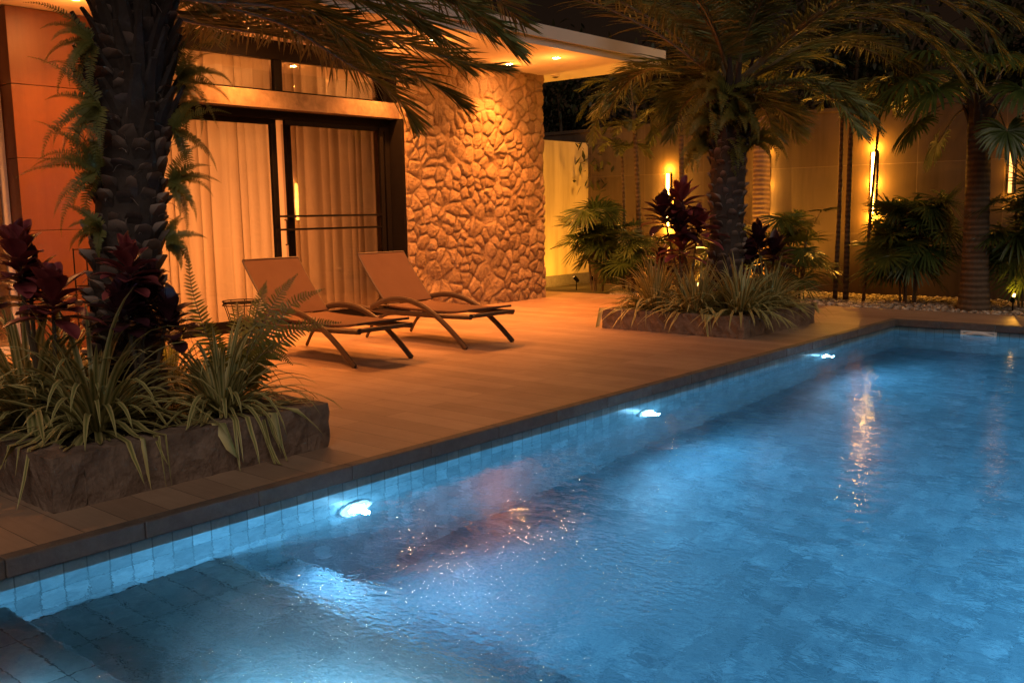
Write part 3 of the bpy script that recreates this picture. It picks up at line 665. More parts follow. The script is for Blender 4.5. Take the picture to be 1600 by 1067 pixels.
# ------------------------------------------------------------------ loungers
def lounger():
    root = empty('sun_lounger', (0, 0, 0)); W = .69          # origin at the near front foot; x toward the pool
    fr = MB()
    for y in (.035, W - .035):
        fr.tube(cr([(-1.78, y, .335), (-1.2, y, .310), (-.6, y, .310), (.0, y, .325)], 14), .028, 8)
    for x in (-1.75, -1.15, -.6, -.02): fr.tube([(x, .035, .32), (x, W - .035, .32)], .013, 8)
    fr.tube([(-1.60, .10, .33), (-1.42, .12, .50)], .009, 6); fr.tube([(-1.60, W - .10, .33), (-1.42, W - .12, .50)], .009, 6)
    fr.build('frame', M['lounge_metal'], root)
    for y in (0, W):
        a = MB(); a.tube(cr([(-1.50, y, .345), (-1.28, y, .425), (-1.02, y, .46), (-.74, y, .425), (-.48, y, .32), (-.25, y, .175), (-.04, y, 0.008)], 30), .031, 8, True, .5, (0, 1, 0))
        a.build('front_leg', M['lounge_metal'], root)
        a = MB(); a.tube(cr([(-.95, y + (.02 if y == 0 else -.02), .30), (-1.25, y + (.02 if y == 0 else -.02), .285), (-1.48, y + (.02 if y == 0 else -.02), .18), (-1.62, y + (.02 if y == 0 else -.02), .008)], 20), .020, 8, True, .55, (0, 1, 0))
        a.build('rear_leg', M['lounge_metal'], root)
    m = MB(); n = 26; top = []; th = .024
    prof = cr([(-1.24, 0, .385), (-1.0, 0, .372), (-.6, 0, .365), (-.25, 0, .372), (-.02, 0, .40)], n)
    vs = []
    for q in prof: vs += [(q.x, .03, q.z), (q.x, W - .03, q.z), (q.x, W - .03, q.z - th), (q.x, .03, q.z - th)]
    fs = [(i * 4 + j, i * 4 + (j + 1) % 4, i * 4 + 4 + (j + 1) % 4, i * 4 + 4 + j) for i in range(n - 1) for j in range(4)] + [(3, 2, 1, 0), ((n - 1) * 4, (n - 1) * 4 + 1, (n - 1) * 4 + 2, (n - 1) * 4 + 3)]
    m.add(vs, fs); m.build('seat', M['sling'], root, bevel=.006)
    m = MB(); vs = []; prof = cr([(-1.24, 0, .40), (-1.38, 0, .54), (-1.56, 0, .74), (-1.70, 0, .92)], n)
    for q in prof: vs += [(q.x, .02, q.z), (q.x, W - .02, q.z), (q.x - th * .8, W - .02, q.z - th * .4), (q.x - th * .8, .02, q.z - th * .4)]
    m.add(vs, fs); bk = m.build('backrest', M['sling'], root, bevel=.005)
    m = MB()
    for y in (.016, W - .016): m.tube([(p.x - .012, y, p.z - .006) for p in prof[::3]] + [(prof[-1].x - .012, y, prof[-1].z)], .013, 8)
    m.tube([(prof[-1].x - .01, .016, prof[-1].z + .002), (prof[-1].x - .01, W - .016, prof[-1].z + .002)], .012, 8)
    m.build('backrest_frame', M['lounge_metal'], bk)
    m = MB(); m.box(-.03, .035, .04, W - .04, .325, .352); m.build('foot_bar', M['lounge_metal'], root, bevel=.006)
    return root
l1 = lounger(); l1.location = (-6.50, 5.40, 0); tag(l1, 'brown sling sun lounger partly hidden by the fern, nearer the planter', 'sun lounger', 'two matching sun loungers on the deck')
l2 = copy_thing(l1); l2.location = (-6.47, 6.80, 0); l2.rotation_euler = (0, 0, R(-1.5)); tag(l2, 'brown sling sun lounger standing in front of the rubble stone wall', 'sun lounger')
# wire side table and wire rack
st = empty('wire_table', (-8.75, 5.72, 0), 0, 'small round black wire table behind the fern, by the left curtain', 'side table')
m = MB()
for r, z in ((.19, .47), (.19, .43), (.12, .02)):
    m.tube([(r * math.cos(a), r * math.sin(a), z) for a in [k * math.pi / 14 for k in range(29)]], .006, 6, False)
for k in range(8):
    a = k * math.pi / 4; m.tube(cr([(.19 * math.cos(a), .19 * math.sin(a), .47), (.13 * math.cos(a), .13 * math.sin(a), .25), (.12 * math.cos(a), .12 * math.sin(a), .02)], 8), .005, 6)
m.build('wire_frame', M['black_metal'], st)
m = MB(); m.lathe([(.185, .448), (.185, .456)], n=28); m.build('table_top', M['black_metal'], st)
rk = empty('wire_rack', (-9.55, 4.62, 0), 0, 'thin black wire rack standing against the wood panel pier', 'rack')
m = MB()
for x in (-.14, .14):
    for y in (-.2, .2): m.tube([(x, y, 0), (x, y, 1.06)], .008, 6)
m.build('frame', M['black_metal'], rk)
for z in (.30, .68, 1.05):
    m = MB()
    for x in (-.14, .14): m.tube([(x, -.2, z), (x, .2, z)], .006, 6)
    for k in range(9): m.tube([(-.14, -.2 + .05 * k, z), (.14, -.2 + .05 * k, z)], .003, 5)
    m.build('shelf', M['black_metal'], rk)

# ------------------------------------------------------------------ planters
def planter(x0, x1, y0, y1, h, label):
    o = empty('stone_planter', ((x0 + x1) / 2, (y0 + y1) / 2, 0), 0, label, 'planter', 'low square stone planters'); O = o.location[:]
    for (a, b, c_, d_) in ((x0, x1, y0, y0 + .16), (x0, x1, y1 - .16, y1), (x1 - .16, x1, y0 + .161, y1 - .161), (x0, x0 + .16, y0 + .161, y1 - .161)):
        bm = bmesh.new(); bmesh.ops.create_cube(bm, size=1)
        for v in bm.verts: v.co = V(((a + b) / 2 + v.co.x * (b - a), (c_ + d_) / 2 + v.co.y * (d_ - c_), h / 2 + v.co.z * h))
        bmesh.ops.bevel(bm, geom=bm.edges[:], offset=.008, segments=1)
        bmesh.ops.subdivide_edges(bm, edges=[e for e in bm.edges if e.calc_length() > .5], cuts=40, use_grid_fill=True)
        bmesh.ops.subdivide_edges(bm, edges=[e for e in bm.edges if e.calc_length() > .1], cuts=4, use_grid_fill=True)
        for v in bm.verts:
            q = v.co; n = (math.sin(q.x * 31 + q.z * 17) * math.sin(q.y * 27 - q.z * 23) + .7 * math.sin(q.x * 67 + q.y * 53 + q.z * 41) + random.uniform(-.6, .6))
            v.co += V(((1 if q.x > (a + b) / 2 else -1), (1 if q.y > (c_ + d_) / 2 else -1), 0)) * n * .004 + V((0, 0, random.uniform(-.003, .003) if q.z > .05 else 0))
            v.co -= o.location
        me = bpy.data.meshes.new('stone_side'); bm.to_mesh(me); bm.free(); me.materials.append(M['planter'])
        s = bpy.data.objects.new('stone_side', me); C.objects.link(s); s.parent = o
    m = MB(); n = 26
    vs = [(x0 + .15 + (x1 - x0 - .3) * i / n, y0 + .15 + (y1 - y0 - .3) * j / n, h - .045 + random.uniform(-.012, .02)) for i in range(n + 1) for j in range(n + 1)]
    m.add(vs, [(i * (n + 1) + j, (i + 1) * (n + 1) + j, (i + 1) * (n + 1) + j + 1, i * (n + 1) + j + 1) for i in range(n) for j in range(n)])
    m.build('soil', M['soil'], o, O, smooth=True); return o
planter(-6.35, -4.42, 1.83, 3.44, .26, 'near low stone planter beside the pool, dark in front with the shaggy palm')
planter(-6.42, -4.62, 8.99, 10.75, .225, 'far low stone planter at the end of the deck with the slimmer palm')

# ------------------------------------------------------------------ planter palms
FL=[
 [(-5.39,2.91,2.69),(-5.21,3.19,2.62),(-5.04,3.6,2.62),(-4.96,3.93,2.56),(-4.76,4.36,2.47),(-4.49,4.7,2.34),(-4.34,4.89,2.3)],
 [(-5.36,2.93,2.64),(-5.22,3.32,2.64),(-5.15,3.9,2.59),(-5.09,4.33,2.46),(-4.99,4.67,2.34),(-4.86,4.89,2.21),(-4.78,5.01,2.1)],
 [(-5.3,2.87,2.79),(-4.7,3.13,2.78),(-4.11,3.35,2.67),(-3.69,3.55,2.52),(-3.42,3.69,2.36),(-3.24,3.75,2.2)],
 [(-5.45,2.98,2.62),(-5.54,3.29,2.57),(-5.62,3.76,2.57),(-5.63,4.28,2.58),(-5.56,4.74,2.52),(-5.45,5.07,2.35)],
 [(-5.31,2.86,2.79),(-5.24,3.36,2.98),(-5.08,4.04,3),(-4.86,4.61,2.9),(-4.76,4.94,2.77),(-4.63,5.15,2.56)],
 [(-5.24,2.78,2.7),(-5.28,2.63,2.81),(-5.39,2.4,2.82),(-5.48,2.17,2.7),(-5.5,1.97,2.48)],
 [(-5.3,2.87,2.79),(-4.68,2.89,2.88),(-3.87,2.9,2.69),(-3.28,2.96,2.45),(-2.99,3.06,2.31)],
 [(-5.3,2.87,2.79),(-5.2,3.56,3.16),(-4.94,4.47,3.21),(-4.76,5.14,3.1),(-4.67,5.45,2.96)],
 [(-5.3,2.87,2.79),(-5.85,3.13,3.16),(-6.59,3.35,3.52),(-7.31,3.41,3.6),(-7.79,3.37,3.46)],
 [(-5.3,2.87,2.79),(-4.87,2.75,2.98),(-4.23,2.5,3.02),(-3.58,2.23,2.82)],
]
FR=[
 [(-5.39,9.87,2.74),(-5.5,9.68,2.95),(-5.75,9.26,3.3),(-6,8.69,3.56),(-6.2,8.14,3.68),(-6.31,7.76,3.65)],
 [(-5.4,10,2.79),(-5.53,10.08,3.06),(-5.67,10.31,3.53),(-5.95,10.53,3.9),(-6.4,10.75,4.31),(-7,10.81,4.58)],
 [(-5.27,9.99,2.79),(-5.14,9.9,3.19),(-4.88,9.79,3.55),(-4.52,9.61,3.79),(-4.06,9.49,3.84)],
 [(-5.22,10.03,2.78),(-4.92,10.2,3.07),(-4.57,10.28,3.32),(-4.06,10.35,3.45),(-3.57,10.49,3.36),(-3.14,10.55,3.09),(-2.84,10.61,2.75)],
 [(-5.25,10.13,2.75),(-5.12,10.54,2.96),(-5.03,11.06,3.2),(-4.79,11.84,3.39),(-4.48,12.5,3.32),(-4.16,12.99,2.98)],
 [(-5.5,10.03,2.7),(-5.98,10.2,2.98),(-6.49,10.32,3.16),(-6.92,10.34,3.09),(-7.2,10.31,2.8)],
 [(-5.16,9.92,2.66),(-4.81,9.83,2.68),(-4.37,9.81,2.67),(-4.02,9.81,2.51),(-3.79,9.83,2.24)],
 [(-5.38,9.89,2.78),(-5.92,10.18,3.34),(-6.54,10.54,3.84),(-7.08,10.65,4.09)],
 [(-5.3,9.96,2.81),(-5.48,10.59,3.47),(-5.49,11.51,4.13),(-5.11,12.55,4.4),(-4.57,13.38,4.21)],
 [(-5.17,9.94,2.8),(-4.64,9.92,3.14),(-3.92,9.81,3.47),(-3.17,9.79,3.44),(-2.55,9.87,3.16),(-2.24,9.95,2.84)],
 [(-5.28,9.84,2.8),(-5.12,9.25,3.19),(-4.98,8.62,3.45),(-4.9,7.89,3.5),(-4.93,7.31,3.35)],
 [(-5.5,10.03,2.66),(-5.82,10.17,2.78),(-6.15,10.27,2.7),(-6.3,10.23,2.45)],
 [(-5.35,10.29,2.67),(-5.32,10.72,2.66),(-5.25,11.16,2.54),(-5.17,11.45,2.28)],
]
FK=[
 [(-9.09,13.66,2.97),(-9.31,13.52,3.24),(-9.52,13.18,3.23),(-9.7,12.96,2.87)],
 [(-9.09,13.66,2.97),(-9.31,13.7,3.36),(-9.74,13.67,3.56),(-10.09,13.5,3.42)],
 [(-9.07,13.68,2.97),(-9,13.81,3.34),(-8.7,13.93,3.42),(-8.4,14.15,3.21)],
 [(-9.07,13.68,2.97),(-8.82,13.63,3.2),(-8.45,13.63,3.17),(-8.21,13.63,2.9)],
 [(-9.09,13.66,2.97),(-9.13,13.17,3.04),(-9.18,12.78,2.82),(-9.15,12.57,2.41)],
 [(-9.09,13.66,2.97),(-9.1,13.58,3.43),(-9.13,13.45,3.73),(-9.27,13.19,3.82)],
 [(-9.07,13.68,2.97),(-9.06,14.01,2.99),(-9.02,14.15,2.73),(-9.1,14.18,2.42)],
]

def thicken(fs, k):
    out = list(fs); rnd = random.Random(12)
    for f in fs:
        for _ in range(k - 1):
            o = V((rnd.uniform(-.3, .3), rnd.uniform(-.3, .3), rnd.uniform(-.25, .12))); n = len(f) - 1
            out.append([V(p) + o * (i / n) ** 1.2 for i, p in enumerate(f)])
    return out
def date_palm(base, label, trunk, fronds, leaf, n, wd, r0):
    o = empty('date_palm', base, 0, label, 'palm tree')
    trunk.build('trunk', M['bark'], o, base)
    for f in fronds:
        m = frond(f, leaf, n, wd, .07 if r0 < .018 else .13, 60, .10, r0, .12); m.build('frond', [M['palm_leaf'] if r0 > .013 else M['palm_leaf_far'], M['rachis']], o, base)
    return o
t = MB(); scaled_trunk(t, [(-5.40, 2.72, .2), (-5.40, 2.76, 1.0), (-5.39, 2.88, 2.0), (-5.37, 2.93, 2.9)], .175, .19, 34, 10, .045, 3, .13)
boots(t, (-5.39, 2.87, 1.80), (-5.36, 2.93, 2.8), .20, 80, .38, 4)
FL += [[(-5.3, 2.9, 2.79), (-5.0, 3.3, 2.85), (-4.7, 3.75, 2.72), (-4.45, 4.15, 2.5)], [(-5.35, 2.95, 2.7), (-5.35, 3.4, 2.75), (-5.3, 4.0, 2.7), (-5.2, 4.6, 2.55)],
       [(-5.4, 2.95, 2.75), (-5.9, 3.5, 3.0), (-6.4, 4.1, 3.05), (-6.9, 4.6, 2.9)]]
date_palm((-5.40, 2.75, .2), 'big date palm with thick scaly trunk in the near planter, arching fronds over the loungers', t, thicken(FL, 2), .44, 105, .015, .016)
t = MB(); scaled_trunk(t, [(-5.36, 9.98, .15), (-5.36, 9.97, 1.2), (-5.33, 9.96, 2.3), (-5.32, 9.96, 2.6)], .175, .215, 30, 10, .034, 8, .12)
boots(t, (-5.33, 9.96, 2.0), (-5.32, 9.96, 2.65), .22, 26, .5, 9)
date_palm((-5.36, 9.98, .15), 'slimmer date palm rising from the far planter with a wide dark crown', t, thicken(FR, 3), .48, 80, .018, .020)

# ------------------------------------------------------------------ ferns
def fern(base, n, length, label, group, rise=(20, 75), lw=(.085, .02), az=None, drop=1.1, nl=24):
    o = empty('fern', base, 0, label, 'fern', group)
    for i in range(n):
        a = random.uniform(0, 2 * math.pi) if az is None else random.uniform(*az)
        L = length * random.uniform(.65, 1.1); p = arc_pts(base, a, L, random.uniform(*rise), random.uniform(drop * .6, drop * 1.3))
        fern_frond(p, lw[0] * random.uniform(.8, 1.15), nl, lw[1]).build('frond', [M['fern_leaf'], M['fern_leaf']], o, base)
    return o
# tall sword fern of the near planter with fronds traced to their real lean
fb = (-4.98, 3.20, .27); o = empty('fern', fb, 0, 'tall sword fern at the right end of the near planter, before a lounger', 'fern', 'ferns in the planters')
for pts in ([fb, (-5.06, 3.08, .62), (-5.11, 3.02, .9), (-5.12, 3.0, 1.17)], [fb, (-4.97, 3.34, .6), (-4.93, 3.48, .85), (-4.88, 3.60, .99)], [fb, (-4.88, 3.36, .6), (-4.78, 3.48, .82), (-4.62, 3.60, .91)],
            [fb, (-4.98, 3.30, .6), (-5.0, 3.40, .82), (-5.02, 3.47, .95)], [fb, (-4.80, 3.32, .55), (-4.62, 3.46, .70), (-4.45, 3.58, .72)], [fb, (-4.9, 3.05, .5), (-4.8, 2.95, .7), (-4.72, 2.85, .78)],
            [fb, (-5.1, 3.3, .55), (-5.25, 3.4, .75), (-5.4, 3.5, .8)], [fb, (-4.8, 3.2, .5), (-4.6, 3.2, .58), (-4.42, 3.2, .52)]):
    fern_frond(pts, .125, 38, .026, .04, .006, .08, (.8, -.55, .15)).build('frond', [M['fern_leaf'], M['rachis']], o, fb)
for p, az, n, L, lab in [((-5.24, 2.60, 1.98), (-2.6, -1.0), 26, .42, 'fern hanging from the left side of the near palm trunk, upper clump'), ((-5.26, 2.58, 1.62), (-2.6, -1.0), 24, .38, 'fern hanging from the left side of the near palm trunk, lower clump'),
        ((-5.30, 2.62, 2.32), (-3.0, -1.2), 20, .36, 'fern tuft high on the left of the near palm trunk'), ((-5.28, 2.58, 1.30), (-2.4, -1.2), 12, .24, 'small fern low on the left side of the near palm trunk'),
        ((-5.20, 3.06, 2.15), (.2, 1.8), 28, .46, 'fern hanging from the right side of the near palm trunk, beside the upper window'), ((-5.20, 3.00, 1.86), (.3, 1.8), 22, .36, 'fern on the right side of the near palm trunk at lintel height'),
        ((-5.22, 2.97, 1.56), (.3, 1.9), 22, .32, 'dark fern on the right of the near palm trunk before the left curtain'), ((-5.22, 2.93, 1.22), (.3, 1.9), 12, .24, 'smallest dark fern low on the right side of the near palm trunk')]:
    fern(p, int(n * .5), L * 1.1, lab, 'ferns growing on the near palm trunk', (-60, 65), (.052, .0145), (az[0] - .5, az[1] + .5), .9, 30)
for i, (p, lab) in enumerate([((-5.42, 9.78, 2.35), 'olive fern wrapped under the far palm crown, left side'), ((-5.14, 9.80, 2.38), 'olive fern wrapped under the far palm crown, front right'), ((-5.16, 10.10, 2.1), 'olive fern on the right side of the far palm trunk'), ((-5.55, 9.90, 2.05), 'olive fern on the left side of the far palm trunk'), ((-5.3, 9.76, 2.62), 'olive fern at the top of the far palm trunk')]):
    fern(p, 26, .58, lab, 'ferns growing under the far palm crown', (-20, 70), (.12, .036), None, 1.4, 22)
fern((-5.98, 9.32, .2), 6, .6, 'feathery fern at the left corner of the far planter', 'ferns in the planters', (15, 50), (.08, .022), (2.2, 4.2), .9)
fern((-5.9, 3.2, .25), 8, .5, 'low fern behind the trunk in the near planter', 'ferns in the planters')

# ------------------------------------------------------------------ striped strap-leaf clumps and red ti plants
for (x, y, n, L, w, lab) in [(-4.98, 2.32, 210, .78, .034, 'large striped strap-leaf clump at the near corner of the near planter'), (-4.80, 2.98, 190, .64, .026, 'striped strap-leaf clump below the sword fern at the pool side of the near planter'),
        (-5.45, 2.18, 190, .80, .034, 'striped strap-leaf clump at the left edge of the near planter'), (-5.85, 2.5, 150, .76, .032, 'striped strap-leaf clump behind the others at the back left of the near planter'),
        (-5.75, 3.18, 90, .5, .024, 'striped strap-leaf clump lit from behind the near palm trunk')]:
    strap_clump('striped_plant', (x, y, .23), n, L, w, lab, 'striped plants in the near planter')
for (x, y, n, L, lab) in [(-5.95, 9.40, 240, .82, 'striped strap-leaf clump filling the left corner of the far planter'), (-5.35, 9.30, 210, .74, 'striped strap-leaf clump in the middle front of the far planter'), (-4.90, 9.45, 230, .80, 'striped strap-leaf clump at the pool corner of the far planter'),
        (-4.92, 10.15, 220, .80, 'striped strap-leaf clump at the right side of the far planter'), (-6.0, 10.2, 130, .66, 'striped strap-leaf clump at the back left of the far planter'), (-5.1, 10.5, 120, .62, 'striped strap-leaf clump at the back right of the far planter')]:
    strap_clump('striped_plant', (x, y, .18), n, L * .86, .030, lab, 'striped plants in the far planter', .12, (14, 86), .72)
ti_plant((-5.25, 2.20, .22), [(-5.24, 2.10, 1.20), (-5.36, 2.20, 1.05), (-5.05, 2.18, 1.0)], 'dark red ti plant at the left edge of the photo in the near planter', [M['red_leaf'], M['dark_red_leaf']], .21, .11, 30, 'red ti plants')
ti_plant((-5.02, 2.62, .22), [(-5.0, 2.58, 1.14), (-5.06, 2.72, .98), (-4.95, 2.50, .92), (-4.94, 2.76, .84)], 'bushy dark red ti plant in front of the near palm trunk', [M['red_leaf'], M['dark_red_leaf'], M['dark_red_leaf'], M['dark_red_leaf']], .18, .10, 30, 'red ti plants')
ti_plant((-5.62, 9.55, .18), [(-5.62, 9.40, 1.48), (-5.58, 9.32, 1.22), (-5.45, 9.5, 1.2), (-5.78, 9.28, 1.34), (-5.6, 9.4, 1.0)], 'red ti plant left of the far palm trunk in front of a wall lamp', [M['red_leaf'], M['dark_red_leaf']], .30, .12, 28, 'red ti plants')
ti_plant((-5.08, 10.30, .18), [(-5.13, 10.3, .98), (-5.0, 10.45, .85), (-5.2, 10.2, .80)], 'very dark ti plant right of the far palm trunk', [M['dark_red_leaf']], .28, .12, 30, 'red ti plants')
ti_plant((-6.05, 9.75, .18), [(-6.05, 9.7, .8), (-6.15, 9.85, .7)], 'small dark ti plant at the back of the far planter', [M['dark_red_leaf'], M['red_leaf']], .22, .09, 26, 'red ti plants')

# ------------------------------------------------------------------ garden palms behind
def lady_palm(base, leaves, spread, h0, h1, label, rad=.30, canes=4, seg=12, group='bushy fan palms along the garden wall'):
    seg += 7; leaves = int(leaves * .8)
    o = empty('fan_palm', base, 0, label, 'palm', group); m = MB(); s = MB(); tops = []
    for k in range(canes):
        a = k * 2.4; p = V(base) + V((math.cos(a) * .10, math.sin(a) * .10, 0)); q = V(base) + V((math.cos(a) * spread * .35, math.sin(a) * spread * .35, h1 * random.uniform(.7, 1.0)))
        s.tube(cr([p, p.lerp(q, .5) + V((random.uniform(-.03, .03), random.uniform(-.03, .03), 0)), q], 8), .014, 6); tops.append((p, q))
    for i in range(leaves):
        p, q = tops[i % canes]; t = random.uniform(h0 / h1, 1.02); c = p.lerp(q, t); a = random.uniform(0, 2 * math.pi)
        ri = R(random.uniform(-15, 65)); dv = V((math.cos(a) * math.cos(ri), math.sin(a) * math.cos(ri), math.sin(ri)))
        e = c + dv * spread * random.uniform(.45, .8); s.tube([c, c.lerp(e, .5) + V((0, 0, .02)), e], .004, 5)
        q_ = random.random(); fan_leaf(m, e, dv * (.9 - .5 * q_) + V((0, 0, -.3 - .5 * q_)), dv * q_ * 1.5 + V((0, 0, 1 - .8 * q_)), rad * random.uniform(.8, 1.15), seg, random.uniform(190, 280), .022 * rad / .3, .10)
    s.build('cane', M['stem'], o, base); m.build('fan_leaves', M['fan_leaf'], o, base, smooth=True); return o
lady_palm((-9.45, 13.1, 0), 60, .50, .55, 1.40, 'spiky fan palm against the amber side wall', .42, 5, 16)
lady_palm((-8.75, 13.2, 0), 60, .50, .2, 1.1, 'low bushy fan palm between the amber side wall and the far planter', .34, 5, 14)
lady_palm((-6.15, 13.5, 0), 60, .60, .35, 1.05, 'bushy fan palm between the ringed palm and the bright wall lamp', .36, 6, 14)
lady_palm((-4.55, 13.75, 0), 90, .58, .50, 1.38, 'round fan palm bush just right of the bright wall lamp', .44, 6, 16)
lady_palm((-3.02, 13.7, 0), 76, .55, .35, 1.5, 'bushy fan palm at the right edge of the photo', .42, 6, 15)
lady_palm((-7.6, 14.0, 0), 46, .45, .3, 1.0, 'low fan palm under the wall lamp left of the far palm trunk', .34, 4, 14)
def slim(base, top, r, label, tips=(), group='slender bare stems in the pebble bed', fr=0):
    o = empty('slender_palm', base, 0, label, 'palm', group); m = MB(); S = cr([base, V(base).lerp(V(top), .5) + V((random.uniform(-.04, .04), 0, 0)), top], 14)
    m.tube(S, [r * (1.15 - .3 * i / 13) for i in range(14)], 10); m.build('trunk', M['ring_bark'], o, base, smooth=True)
    for k in range(fr):
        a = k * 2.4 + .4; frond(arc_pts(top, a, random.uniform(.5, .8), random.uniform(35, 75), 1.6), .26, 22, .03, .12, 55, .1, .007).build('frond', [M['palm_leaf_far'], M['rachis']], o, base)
    return o
slim((-5.42, 13.7, 0), (-5.41, 13.7, 2.85), .036, 'dark bare stem left of the bright wall lamp, right one of a pair', fr=7)
slim((-5.60, 13.75, 0), (-5.57, 13.75, 2.75), .030, 'dark bare stem left of the bright wall lamp, left one of a pair', fr=6)
slim((-5.12, 13.6, 0), (-4.98, 13.6, 2.6), .020, 'thin leaning stem crossing in front of the bright wall lamp', fr=6)
slim((-8.20, 13.7, 0), (-8.22, 13.7, 3.0), .045, 'straight slim stem right of the partly hidden wall lamp', fr=7)
slim((-8.86, 13.7, 0), (-9.02, 13.6, 2.6), .030, 'slim curved stem right of the feathery palm', fr=5)
slim((-9.32, 13.7, 0), (-9.35, 13.7, 2.3), .026, 'slim stem left of the feathery palm', fr=4)
o = slim((-9.0, 13.75, 0), (-9.09, 13.67, 2.97), .042, 'slim palm with feathery crown in the corner by the amber side wall', group='slim feather palms')
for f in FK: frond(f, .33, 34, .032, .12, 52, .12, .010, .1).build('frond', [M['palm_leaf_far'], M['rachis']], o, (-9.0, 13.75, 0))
def big_palm(base, top, r0, r1, label, kind, targets, flare=1.35, mat='ring_bark'):
    o = empty('palm_tree', base, 0, label, 'palm tree'); m = MB(); S = cr([base, V(base).lerp(V(top), .5), top], 40)
    m.tube(S, [(r0 + (r1 - r0) * i / 39) * (1 + (flare - 1) * math.exp(-i / 4)) * (1 + .035 * (i % 2)) for i in range(40)], 20)
    m.build('trunk', M[mat], o, base)
    m = MB(); boots(m, V(top) - V((0, 0, .25)), top, r1, 14, .5, 6); m.build('leaf_bases', M['bark'], o, base)
    for tg in targets:
        top_, e = V(top), V(tg[:3]); s = MB(); pts = cr([top_, top_.lerp(e, .5) + V((0, 0, .18)), e], 12); s.tube(pts, .012, 6); s.mi = [1] * len(s.f)
        if kind == 'fan': fan_leaf(s, e, (e - pts[-3]).normalized() + V((0, 0, -.35)), V((0, 0, 1)), tg[3], 44, 310, .042, .32)
        s.build('fan_leaf', [M['fan_leaf'], M['rachis']], o, base, smooth=True)
    return o
big_palm((-3.56, 13.3, -.02), (-3.60, 13.3, 2.55), .16, .135, 'stout fan palm with a flared ringed trunk standing in the pebbles near the right edge', 'fan',
         [(-4.50, 12.95, 2.82, .85), (-4.75, 13.2, 2.95, .8), (-4.25, 12.6, 2.9, .75), (-4.55, 13.6, 3.0, .7), (-4.2, 12.7, 2.35, .45), (-3.9, 12.5, 2.75, .6), (-3.0, 12.8, 2.7, .6), (-2.9, 13.4, 2.3, .55), (-3.3, 12.6, 3.1, .6), (-3.9, 13.6, 3.3, .6), (-3.2, 13.8, 3.2, .6), (-4.1, 12.9, 3.25, .6), (-3.1, 12.6, 2.2, .45), (-4.1, 13.3, 2.15, .4)])
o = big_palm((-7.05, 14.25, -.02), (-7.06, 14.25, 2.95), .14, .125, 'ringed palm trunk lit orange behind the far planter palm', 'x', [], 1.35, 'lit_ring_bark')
for k in range(10):
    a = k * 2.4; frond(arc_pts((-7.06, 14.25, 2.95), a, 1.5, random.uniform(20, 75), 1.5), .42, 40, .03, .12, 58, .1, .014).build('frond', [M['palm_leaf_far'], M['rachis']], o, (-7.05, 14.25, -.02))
# dark trees beyond the wall
def dark_tree(base, h, r, n, label):
    o = empty('dark_tree', base, 0, label, 'tree', 'dark trees beyond the garden wall'); m = MB(); m.tube(cr([base, V(base) + V((.1, 0, h * .4)), V(base) + V((0, .1, h * .75))], 8), .09, 8)
    for k in range(5):
        a = k * 1.3; m.tube(cr([V(base) + V((0, 0, h * .45)), V(base) + V((math.cos(a) * r * .4, math.sin(a) * r * .4, h * .6)), V(base) + V((math.cos(a) * r * .7, math.sin(a) * r * .7, h * .85))], 6), .035, 6)
    m.build('trunk', M['stem'], o, base); m = MB(); cl = [V((random.gauss(0, r * .45), random.gauss(0, r * .45), h * .72 + random.gauss(0, h * .13))) for _ in range(26)]
    for i in range(n):
        c0 = random.choice(cl) + V([random.gauss(0, r * .17) for _ in range(3)]); d = V([random.gauss(0, 1) for _ in range(3)])
        blade(m, V(base) + c0, d, random.uniform(.14, .24), .07, .1, 2, None, [.3, 1, .05])
    m.build('crown', M['bush_leaf'], o, base); return o
for i, (x, y, h, r, lab) in enumerate([(-13.2, 17.2, 4.6, 1.6, 'dark leafy tree behind the amber side wall'), (-10.2, 17.4, 5.2, 1.7, 'dark tree beyond the wall left of the far palm'), (-7.0, 17.6, 5.4, 1.8, 'dark tree beyond the wall behind the far palm crown'), (-3.6, 17.2, 4.8, 1.7, 'dark tree beyond the wall behind the stout fan palm'), (-.4, 17.2, 5.0, 1.7, 'dark tree beyond the wall at the right edge')]):
    dark_tree((x, y, -.03), h, r, 3800, lab)

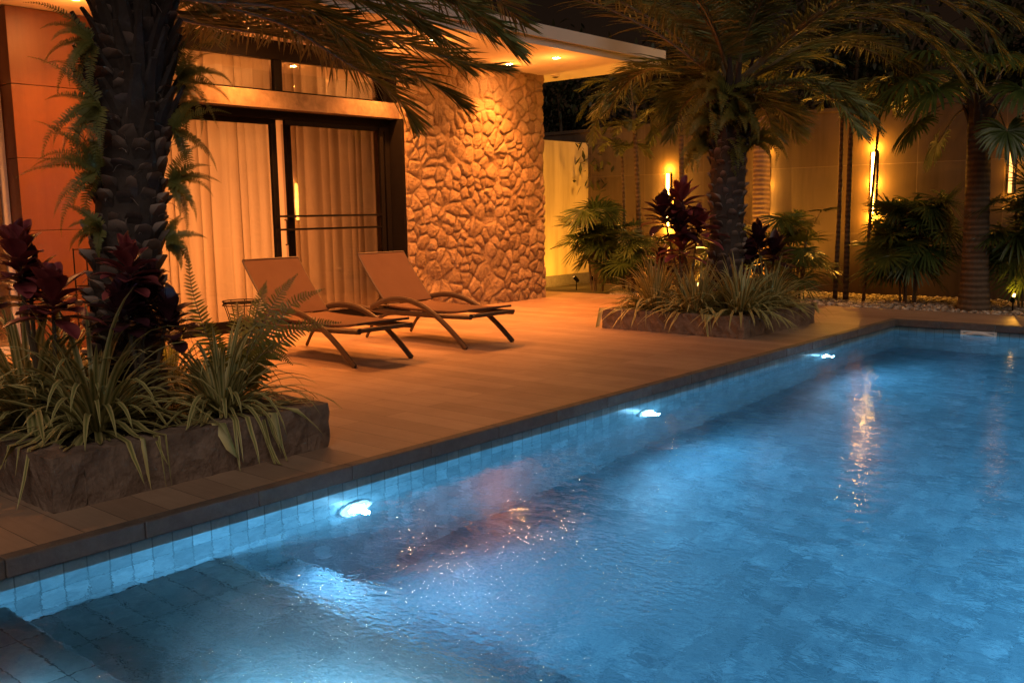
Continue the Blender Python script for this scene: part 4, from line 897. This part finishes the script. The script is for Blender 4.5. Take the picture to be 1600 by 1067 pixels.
# ------------------------------------------------------------------ sky, added fill sun, camera
wd = bpy.data.worlds.new('World'); sc.world = wd; wd.use_nodes = True; nt = wd.node_tree; nt.nodes.clear()
sky = nt.nodes.new('ShaderNodeTexSky'); sky.sky_type = 'NISHITA'; sky.sun_disc = False; sky.sun_elevation = R(32); sky.sun_rotation = R(150)
mx = nt.nodes.new('ShaderNodeMix'); mx.data_type = 'RGBA'; mx.blend_type = 'MULTIPLY'; mx.inputs[0].default_value = 1; mx.inputs[7].default_value = (1, .36, .16, 1)
bg = nt.nodes.new('ShaderNodeBackground'); bg.inputs['Strength'].default_value = .0028; wo = nt.nodes.new('ShaderNodeOutputWorld')
nt.links.new(sky.outputs[0], mx.inputs[6]); nt.links.new(mx.outputs[2], bg.inputs['Color']); nt.links.new(bg.outputs[0], wo.inputs['Surface'])
fill_sun = light('fill_sun', 'SUN', (2, -4, 8),   .85, (1.0, .80, .66), angle=R(50)); fill_sun.rotation_euler = V((-.60, .50, -.62)).to_track_quat('-Z', 'Y').to_euler()  # wide soft sun added as fill from the camera side

cam = bpy.data.cameras.new('camera'); co = bpy.data.objects.new('camera', cam); C.objects.link(co); sc.camera = co
yaw, pit, rol = .7149276, .1346311, -.0170477
fw = V((-math.sin(yaw) * math.cos(pit), math.cos(yaw) * math.cos(pit), -math.sin(pit))); r0 = V((math.cos(yaw), math.sin(yaw), 0)); u0 = r0.cross(fw)
rt = r0 * math.cos(rol) + u0 * math.sin(rol); up = u0 * math.cos(rol) - r0 * math.sin(rol)
co.matrix_world = Matrix(((rt.x, up.x, -fw.x, 0), (rt.y, up.y, -fw.y, 0), (rt.z, up.z, -fw.z, 1.35), (0, 0, 0, 1)))
cam.sensor_width = 36; cam.lens = 1490.65 / 1600 * 36; cam.clip_start = .05; cam.clip_end = 400
sc.view_settings.view_transform = 'Standard'; sc.view_settings.look = 'None'; sc.view_settings.exposure = 0
cy = sc.cycles
cy.use_denoising = True
try: cy.denoiser = 'OPENIMAGEDENOISE'
except Exception: pass
cy.max_bounces = 9; cy.diffuse_bounces = 4; cy.glossy_bounces = 4; cy.transmission_bounces = 6; cy.transparent_max_bounces = 12
cy.sample_clamp_indirect = 0; cy.sample_clamp_direct = 0; cy.caustics_refractive = False; cy.caustics_reflective = False; cy.use_light_tree = True
